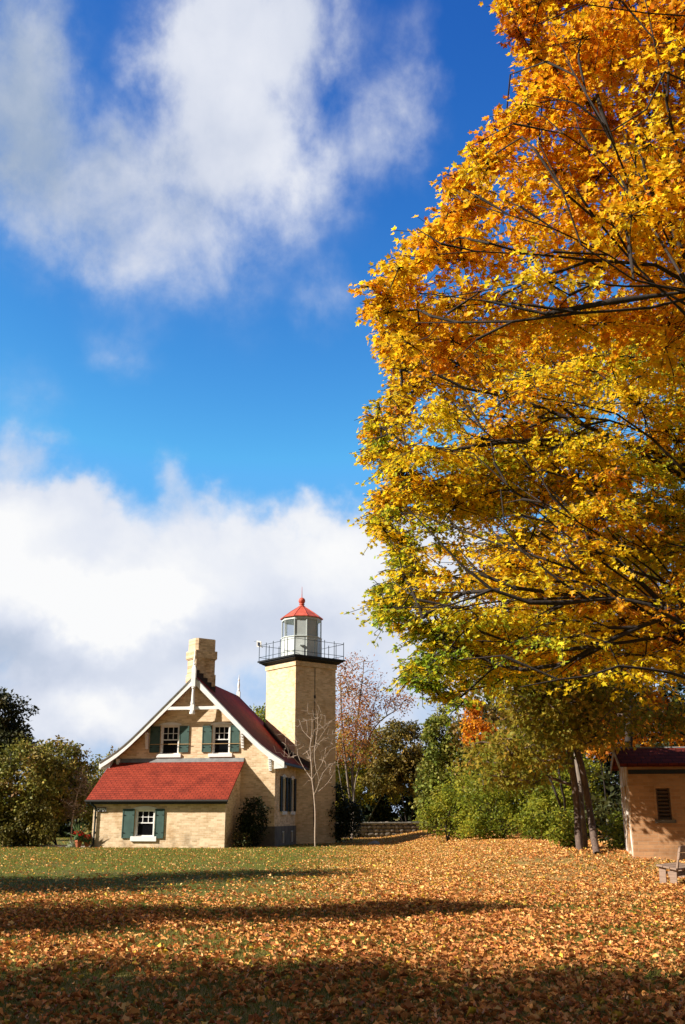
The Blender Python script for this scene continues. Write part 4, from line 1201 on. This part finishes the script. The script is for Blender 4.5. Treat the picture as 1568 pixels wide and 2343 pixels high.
def build_background():
    G = lambda x, y: float(ground_h(x, y))
    gl = 'thicket of shrubs left of the house'; gr = 'trees and shrubs at the right edge of the lawn'; gb = 'trees behind the stone wall'
    # left thicket
    shrub('thicket_shrub', 'big rounded olive green shrub at the far left of the thicket', 'shrub', (-18.8, 60, 0), [((-18.9, 60, 3.2), (2.9, 2.0, 2.9)), ((-20.4, 59, 2.0), (2.0, 1.6, 2.0))], 2.7, 0.22, OLIVE, 31, group=gl, crad=.5, per=40)
    shrub('thicket_shrub', 'tall olive shrub with rusty top in the middle of the left thicket', 'shrub', (-17.2, 62.5, 0), [((-17.4, 62.5, 3.7), (2.0, 1.8, 2.6)), ((-18.2, 61.3, 1.7), (1.6, 1.2, 1.6))], 2.8, .21, OLIVE, 32, group=gl, crad=.45, per=40)
    shrub('thicket_shrub', 'russet topped shrub showing just left of the lean-to roof', 'shrub', (-15.2, 66, 0), [((-15.0, 66, 4.0), (1.6, 1.4, 1.8)), ((-13.7, 67, 3.7), (1.3, 1.0, 1.5)), ((-15.3, 65, 1.8), (1.2, 1.0, 1.3))], 2.8, .20, OLIVE, 33, group=gl, crad=.42, per=38)
    shrub('thicket_shrub', 'bare greyish brown twiggy shrub in front of the left thicket', 'shrub', (-15.9, 61.0, 0), [((-15.8, 61.1, 3.0), (1.15, .9, 1.6))], 5.0, .11, [(.14, .09, .06), (.24, .16, .11), (.32, .21, .14)], 34, group=gl, crad=.35, per=12, bark='palebark', tip=.009)
    shrub('thicket_shrub', 'low yellowing bush at the foot of the left thicket', 'shrub', (-17.6, 58.4, 0), [((-17.4, 58.4, 1.2), (1.2, .9, 1.3)), ((-18.9, 58.2, .9), (1.2, .8, 1.0))], 2.8, .18, [(.05, .055, .012), (.13, .11, .02), (.22, .16, .02)], 35, group=gl, crad=.4, per=34)
    shrub('shade_tree', 'dark leafy tree rising above the thicket at the left edge', 'tree', (-24.8, 72, 0), [((-24.8, 72, 8.0), (2.3, 2.0, 2.6)), ((-23.6, 71.5, 6.4), (1.6, 1.5, 1.4)), ((-26.3, 72, 6.5), (2.2, 1.8, 2.2))], 1.9, .28, [(.018, .028, .009), (.04, .045, .013), (.08, .06, .018)], 36, crad=.55, per=40, shell=.3)
    shrub('shade_tree', 'green treetop showing between the red roof and the tower', 'tree', (-6.9, 84, 0), [((-6.8, 84, 8.2), (1.9, 1.8, 2.5))], 1.5, .24, GREENY, 37, crad=.5, per=36)
    # planting against the house and tower
    c = hw(1.15, 1.9, 0)
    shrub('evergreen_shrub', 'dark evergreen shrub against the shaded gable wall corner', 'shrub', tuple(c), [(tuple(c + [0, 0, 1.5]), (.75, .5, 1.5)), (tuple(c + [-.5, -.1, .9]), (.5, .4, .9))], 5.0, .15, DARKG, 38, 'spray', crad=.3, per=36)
    c = hw(.75, .75, 0)
    shrub('garden_plant', 'straggly low plant with reddish stems beside the lean-to corner', 'plant', tuple(c), [(tuple(c + [0, 0, .45]), (.55, .35, .45))], 9.0, .11, [(.03, .04, .012), (.12, .11, .03), (.22, .12, .05)], 39, crad=.22, per=16, tip=.007)
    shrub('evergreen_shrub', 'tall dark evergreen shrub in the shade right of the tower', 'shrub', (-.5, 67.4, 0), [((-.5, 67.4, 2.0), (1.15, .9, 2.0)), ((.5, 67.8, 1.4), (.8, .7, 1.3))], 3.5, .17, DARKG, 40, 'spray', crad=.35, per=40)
    # behind the stone wall
    A = lambda x, y, Y: tuple(at(x, y, Y))
    bz = G(.7, 75.5); Y0 = 75.5
    st = [[(.7, Y0, bz), (.64, Y0, 2.2), A(795, 1780, Y0), A(783, 1660, Y0), A(779, 1550, Y0)], [(.7, Y0, bz), (.86, Y0, 2.4), A(806, 1760, Y0 + .2), A(818, 1650, Y0 + .4), A(832, 1530, Y0 + .6)],
          [(.8, Y0, bz + .9), A(812, 1800, Y0 + .4), A(840, 1700, Y0 + .6), A(870, 1650, Y0 + .8), A(915, 1620, Y0 + .9)], [A(806, 1760, Y0 + .2), A(850, 1640, Y0 - .4), A(868, 1560, Y0 - .6)], [(.6, Y0, bz), A(790, 1850, Y0 - .2), A(770, 1720, Y0 - .4), A(764, 1640, Y0 - .4)]]
    shrub('red_leaved_tree', 'sparse red leaved tree with three slim stems before the stone wall', 'tree', (.7, Y0, bz), [((1.0, 75.7, 10.2), (2.3, 2.0, 3.4)), ((4.2, 76.2, 9.9), (1.4, 1.0, .8)), ((.5, 75.5, 7.0), (2.2, 1.7, 2.0))], 2.0, .17, REDDISH, 41, group=gb, crad=.65, per=16, bark='greybark', stems=st, shell=.2, leafmat='leaf', tip=.014, maxr=.14)
    shrub('yellowing_tree', 'yellow green tree close behind the red leaved one', 'tree', (1.6, 87, .1), [((1.3, 87, 6.6), (3.3, 2.0, 3.3)), ((4.0, 86.6, 4.8), (1.9, 1.6, 1.8)), ((0.6, 86, 3.6), (2.0, 1.6, 1.8))], 1.5, .24, YELG, 42, group=gb, crad=.5, per=32, bark='greybark', shell=.3, leafmat='leaf')
    shrub('round_topped_tree', 'dark olive round topped tree left of the cedar gap', 'tree', (5.4, 85, .1), [((5.1, 85, 7.0), (2.6, 2.2, 2.8)), ((6.3, 84.4, 5.1), (1.8, 1.7, 2.0)), ((3.4, 84, 5.1), (1.8, 1.7, 1.8))], 1.5, .26, [(.04, .04, .009), (.10, .08, .016), (.20, .14, .024), (.30, .19, .03)], 43, group=gb, crad=.5, per=36)
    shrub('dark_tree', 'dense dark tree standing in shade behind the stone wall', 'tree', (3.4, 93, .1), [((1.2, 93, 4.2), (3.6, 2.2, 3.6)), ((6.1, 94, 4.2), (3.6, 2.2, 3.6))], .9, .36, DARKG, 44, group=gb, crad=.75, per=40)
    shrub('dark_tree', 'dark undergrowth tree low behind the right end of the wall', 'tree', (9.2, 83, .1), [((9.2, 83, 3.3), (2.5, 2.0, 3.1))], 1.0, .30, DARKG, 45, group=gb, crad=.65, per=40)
    rng = np.random.default_rng(46); T = ell(rng, 90, A(1015, 1625, 73), (1.5, 1.0, 2.2), .2)
    tree('bare_tree', 'leafless grey tree with fine twigs in the sky gap', 'tree', (9.4, 73, .2), [[(9.4, 73, .2), (9.3, 73, 4), (8.8, 73, 7), (8.2, 73, 9.5)], [(9.3, 73, 4), (8.0, 73, 6.6), (7.0, 73, 8.4)]], T, .5, 0, .1, GREENY, rng, bark='greybark', tip_r=.014, group=gb, maxr=.12)
    # right edge of the lawn
    shrub('cedar_tree', 'green cedar with ragged column crown at the left of the thicket', 'tree', (6.1, 58, .05), [((5.7, 58, 6.3), (.95, .9, 2.1)), ((6.0, 58, 4.0), (1.5, 1.3, 2.2)), ((5.3, 57.6, 2.4), (1.2, 1.0, 1.6))], 2.4, .22, CEDAR, 51, 'spray', gr, crad=.42, per=40)
    shrub('mixed_tree', 'brownish green tree behind the orange leaves', 'tree', (9.0, 57, .3), [((8.4, 57, 5.9), (2.2, 1.8, 2.3)), ((10.6, 56, 5.0), (2.0, 1.8, 2.2)), ((8.0, 56, 3.9), (1.8, 1.6, 1.5))], 1.5, .22, BROWNY, 52, group=gr, crad=.5, per=36)
    shrub('orange_sapling', 'bright orange young maple glowing among the green shrubs', 'tree', (7.2, 54, .2), [((7.0, 53.6, 6.9), (.55, .5, .9)), ((7.2, 53.4, 5.9), (.75, .6, .8))], 3.5, .20, ORANGE, 53, group=gr, crad=.32, per=30, leafmat='leaf')
    gsh = [('leafy green shrub at the left foot of the thicket beside the wall', (5.4, 53.5), [((5.4, 53.5, 1.5), (1.4, 1.1, 1.5)), ((6.6, 53.6, 3.0), (1.6, 1.2, 1.9))]),
           ('broad bright green shrub in the middle of the right thicket', (7.9, 51), [((7.4, 50.6, 1.9), (1.6, 1.2, 1.9)), ((9.0, 51, 3.4), (1.6, 1.2, 1.8)), ((7.9, 51.6, 4.6), (1.1, 1.0, 1.2)), ((6.5, 50.2, .9), (1.0, .8, .9))]),
           ('yellow flecked shrub right of the broad green one', (10.2, 49.5), [((10.0, 49, 1.8), (1.4, 1.1, 1.6)), ((11.3, 49.5, 2.8), (1.4, 1.2, 2.2))]),
           ('low round bush at the front edge of the thicket', (8.6, 47.2), [((8.6, 47.2, 1.1), (1.1, .7, .9)), ((9.9, 46.9, 1.1), (.9, .7, .8))])]
    for i, (lab, (x, y), es) in enumerate(gsh):
        shrub('green_shrub', lab, 'shrub', (x, y, G(x, y)), es, 2.5, .15, GREENY, 60 + i, group='green shrubs along the right edge of the lawn', crad=.38, per=40, leafmat='leaf')
    shrub('green_shrub', 'small bright shrub between the cedar trunks and the shed', 'shrub', (9.4, 34.6, .55), [((9.35, 34.6, 1.2), (.7, .5, .72)), ((8.95, 33.6, .8), (.32, .28, .28))], 5.0, .13, GREENY, 66, group='green shrubs along the right edge of the lawn', crad=.26, per=34, leafmat='leaf')
    shrub('green_shrub', 'leafy young bush just left of the leaning cedar trunks', 'shrub', (7.75, 35.5, .55), [((7.7, 35.5, 1.25), (.55, .45, .7))], 5.0, .15, GREENY, 67, group='green shrubs along the right edge of the lawn', crad=.28, per=30, leafmat='leaf')
    # leaning cedars with three bare trunks, each trunk its own tree
    g1, g2, g3 = ground(1327, 1950, .57), ground(1340, 1946, .57), ground(1366, 1953, .57)
    cr = [('left of three leaning cedar trunks with dark flat sprays', g1, [A(1321, 1850, 33.4), A(1308, 1750, 33.0), A(1292, 1650, 32.6), A(1262, 1540, 32)], [((6.3, 31.8, 5.2), (1.5, 1.3, 1.1)), ((6.6, 31.8, 6.8), (1.5, 1.2, 1.2)), ((6.0, 29.9, 4.9), (1.7, 1.0, 1.2)), ((4.7, 29.6, 6.1), (1.5, 1.0, 1.2)), ((7.3, 29.2, 4.4), (1.4, .9, .9)), ((6.2, 28.6, 6.6), (1.4, .9, .9)), ((5.8, 28.9, 5.4), (1.8, .9, 1.2)), ((5.9, 31.4, 3.8), (1.3, 1.1, .6)), ((6.0, 33, 3.3), (1.3, 1.1, .7)), ((5.0, 33.4, 3.3), (1.2, 1.0, .9)), ((6.8, 29.2, 6.5), (1.4, .8, .9)), ((8.1, 29.8, 5.2), (.9, .7, .6)), ((4.2, 28.2, 6.2), (1.2, .8, 1.0))], 'cedarbark'),
          ('pale middle trunk of the three leaning cedars', g2 , [A(1331, 1850, 34.0), A(1322, 1750, 34.2), A(1314, 1650, 34.2), A(1310, 1500, 34.2)], [((7.6, 33.6, 5.9), (1.6, 1.4, 1.4)), ((7.8, 33.6, 7.6), (1.3, 1.2, 1.4))], 'greybark'),
          ('right leaning cedar trunk nearest the shed with ruddy bark', g3, [A(1349, 1850, 33.2), A(1330, 1750, 33.0), A(1312, 1660, 32.8), A(1330, 1520, 32.6)], [((7.9, 32.0, 4.9), (1.5, 1.2, .9)), ((8.0, 32.4, 6.2), (1.3, 1.3, 1.2)), ((9.5, 30.3, 4.35), (.9, .6, .6)), ((10.7, 30.5, 4.7), (.8, .6, .5)), ((6.6, 31.2, 4.3), (1.2, 1.0, .7))], 'cedarbark')]
    for i, (lab, b, pts, es, bk) in enumerate(cr):
        shrub('cedar_tree', lab, 'tree', tuple(b), es, 2.1, .17, [(.10, .12, .015), (.22, .21, .022), (.38, .28, .03), (.48, .26, .05)], 70 + i, 'spray', 'three leaning cedars by the shed', crad=.42, per=30, leafmat='leaf', bark=bk, stems=[[tuple(b)] + pts], droop=.7, tip=.018, maxr=.11)
    for i, (lab, b, pts) in enumerate((('thin dark sapling stem left of the cedars', ground(1295, 1928, .45), [A(1285, 1850, 44), A(1250, 1750, 43.5), A(1238, 1640, 43)]), ('second thin dark sapling stem closer to the cedars', ground(1300, 1930, .45), [A(1292, 1830, 43), A(1278, 1760, 43), A(1270, 1640, 42.6)]))):
        e = np.array(pts[-1]); shrub('thin_sapling', lab, 'tree', tuple(b), [(tuple(e), (1.1, 1.0, 1.2))], 2.2, .18, BROWNY, 75 + i, group='thin saplings', crad=.35, per=20, stems=[[tuple(b)] + pts], tip=.014, maxr=.09)
    # dark wood behind the shed, with an orange maple towering over it
    bz = .5
    st = [[(12.4, 44, bz), A(1440, 1740, 44), A(1438, 1600, 44), (12.2, 44, 9), (12.0, 44.5, 14)], [(12.3, 44, 7), (9.5, 44.5, 10), (7.8, 45, 12.5)], [(12.3, 44, 7), (14.5, 44.5, 10), (16, 45, 13)]]
    shrub('maple_tree', 'tall orange maple with black trunk in the wood behind the shed', 'tree', (12.4, 44, bz), [((11.2, 45, 12.6), (4.6, 3.2, 4.4)), ((15.5, 45, 11.0), (3.2, 2.6, 3.2)), ((9.0, 44.5, 9.9), (2.2, 2, 2.0))], .75, .26, [(.50, .14, .015), (.62, .24, .02), (.70, .36, .02), (.5, .36, .03)], 81, group='trees in the wood behind the shed', crad=.75, per=40, leafmat='leaf', stems=st, shell=.3, maxr=.2, tip=.02)
    shrub('maple_tree', 'low orange leaved tree glowing left of the shed roof', 'tree', (12.0, 47, bz), [((11.6, 46.5, 5.3), (1.6, 1.2, 1.3)), ((13.4, 46, 6.1), (1.8, 1.4, 1.6)), ((15.6, 45.4, 5.2), (1.3, 1.1, .9))], 1.6, .22, ORANGE, 82, group='trees in the wood behind the shed', crad=.42, per=22, leafmat='leaf')
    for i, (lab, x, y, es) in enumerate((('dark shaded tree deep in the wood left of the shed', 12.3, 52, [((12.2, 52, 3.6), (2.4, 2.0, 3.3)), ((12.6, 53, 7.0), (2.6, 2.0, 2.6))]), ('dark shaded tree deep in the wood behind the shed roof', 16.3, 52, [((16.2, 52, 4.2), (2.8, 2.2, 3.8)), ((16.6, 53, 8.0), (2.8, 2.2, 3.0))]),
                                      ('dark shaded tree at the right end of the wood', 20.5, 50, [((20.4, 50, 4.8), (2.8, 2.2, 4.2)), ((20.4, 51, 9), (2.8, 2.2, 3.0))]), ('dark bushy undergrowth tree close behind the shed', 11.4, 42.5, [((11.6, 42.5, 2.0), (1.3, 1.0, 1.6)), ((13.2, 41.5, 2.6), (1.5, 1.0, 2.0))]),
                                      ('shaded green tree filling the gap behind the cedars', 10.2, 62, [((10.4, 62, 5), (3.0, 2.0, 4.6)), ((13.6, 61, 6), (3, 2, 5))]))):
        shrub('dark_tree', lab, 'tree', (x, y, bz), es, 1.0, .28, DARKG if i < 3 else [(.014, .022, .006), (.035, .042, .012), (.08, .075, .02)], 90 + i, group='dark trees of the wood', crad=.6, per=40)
    # far woodland along the bluff, left and right of the clearing: nobody could count it
    for lab, seed, boxes in (('far wooded bluff edge seen between the nearer trees', 140, [(-46, -9, 84, 96, 5.0), (-3, 40, 92, 106, 6.0)]),):
        rng = np.random.default_rng(seed); pos = []
        for x0, x1, y0, y1, hh in boxes:
            n = int((x1 - x0) * 950); x = x0 + (x1 - x0) * rng.random(n); top = hh * (.55 + .25 * np.sin(x * .55 + seed) + .2 * np.sin(x * 1.7 + 2))
            pos.append(np.stack([x, y0 + (y1 - y0) * rng.random(n), np.abs(top) * rng.random(n) ** .8], 1))
        pos = np.concatenate(pos); n = len(pos)
        tag(leaves_mesh('far_woodland', pos, .32 + .2 * rng.random(n), rng.normal(0, 1, (n, 3)) + [0, 0, .5], rng.normal(0, 1, (n, 3)), palette(rng, n, DARKG + [(.09, .075, .02)]), M['leafdense'], None, 'oval', .3, rng), lab, 'woodland', kind='stuff')
    # leafless young tree before the tower, traced branch by branch into real depth
    rng = np.random.default_rng(100)
    Z = lambda x, y, d=0.0: tuple(at((760 + x * .2423) * .7259, (2220 + y * .2423) * .7259, 57.0 + d))
    b = at(721.5, 1936, 57.0)
    lb = [[tuple(b), Z(965, 1600), Z(966, 1400), Z(950, 1180), Z(925, 980), Z(915, 760), Z(900, 560, .1), Z(925, 350, .2), Z(922, 170, .2)],
          [Z(952, 1195), Z(1020, 1010, -.5), Z(975, 830, -.8), Z(955, 620, -.9), Z(1000, 300, -1), Z(985, 80, -1)], [Z(955, 1190), Z(1060, 1090, .3), Z(1130, 1020, .5), Z(1225, 860, .8)],
          [Z(925, 985), Z(820, 830, .4), Z(740, 660, .6), Z(715, 450, .7)], [Z(900, 560, .1), Z(800, 500, -.4), Z(710, 460, -.6), Z(700, 380, -.7)], [Z(935, 1000), Z(1060, 760, -.6), Z(1110, 560, -.8)],
          [Z(915, 770), Z(860, 620, .6), Z(840, 600, .9)], [Z(990, 1110), Z(1060, 900, .8), Z(1120, 830, 1.0), Z(1170, 770, 1.1)], [Z(900, 540), Z(960, 330, .5), Z(1080, 300, .7)], [Z(915, 400), Z(800, 340, .5), Z(760, 200, .6)],
          [Z(820, 830, .4), Z(760, 780, .2), Z(680, 690, 0), Z(560, 680, -.2), Z(520, 630, -.2)], [Z(955, 620, -.9), Z(1030, 480, -1.1), Z(1140, 430, -1.2)], [Z(950, 700), Z(1000, 480, .8), Z(1130, 280, 1.0)], [Z(740, 660, .6), Z(640, 690, .9), Z(540, 600, 1.1)]]
    P = np.array([p for L in lb for p in L[2:]]); T = P[rng.integers(0, len(P), 170)] + rng.normal(0, 1, (170, 3)) * np.array([.38, .38, .3]) + np.array([0, 0, .3]); T = T[T[:, 2] > 3.2]
    tree('bare_sapling', 'leafless young tree with pale slender trunk in front of the tower', 'tree', tuple(b), lb, T, .3, 0, .1, GREENY, rng, bark='palebark', tip_r=.007, step=.35, maxr=.052, pw=2.5)
    # trees left of the picture that throw the long shadows over the lawn
    for i, (lab, x, y, es, st, stops) in enumerate((
        ('broad autumn maple left of the lawn shading the foreground leaves', -12.6, 3.6, [((-12.6, 3.6, 9.3), (3.6, 3.6, 4.2)), ((-10.6, 2.4, 7.2), (2.2, 2.0, 1.8)), ((-13.6, 6.0, 8.2), (2.2, 2.0, 2.2))], None, ORANGE),
        ('taller second maple further left of the lawn with thinning crown', -19.5, 3.6, [((-19.5, 3.6, 10.5), (4.0, 3.8, 4.4)), ((-17.5, 5.0, 8.0), (2.4, 2.0, 2.0))], None, ORANGE),
        ('open crowned tree left of the lawn casting the middle shadow band', -13.4, 14.2, [((-13.4, 14.2, 6.0), (2.8, 2.7, 2.2)), ((-12.6, 14.6, 9.0), (2.0, 1.9, 2.2)), ((-12.4, 15.4, 4.6), (1.6, 1.6, 1.2))], None, OLIVE),
        ('round shade tree left of the lawn casting the far green shadow', -15.5, 25.2, [((-15.5, 25.2, 5.8), (3.4, 3.4, 3.0)), ((-14.6, 27.0, 8.2), (2.4, 2.4, 2.0)), ((-14.6, 22.4, 5.2), (2.3, 2.0, 2.0))], None, OLIVE))):
        shrub('shade_tree', lab, 'tree', (x, y, 0), es, .85 if i < 2 else .9, .24, stops, 120 + i, group='trees left of the lawn', crad=.72, per=44, shell=.0, leafmat='leaf', maxr=.22, tip=.016)


build_background()
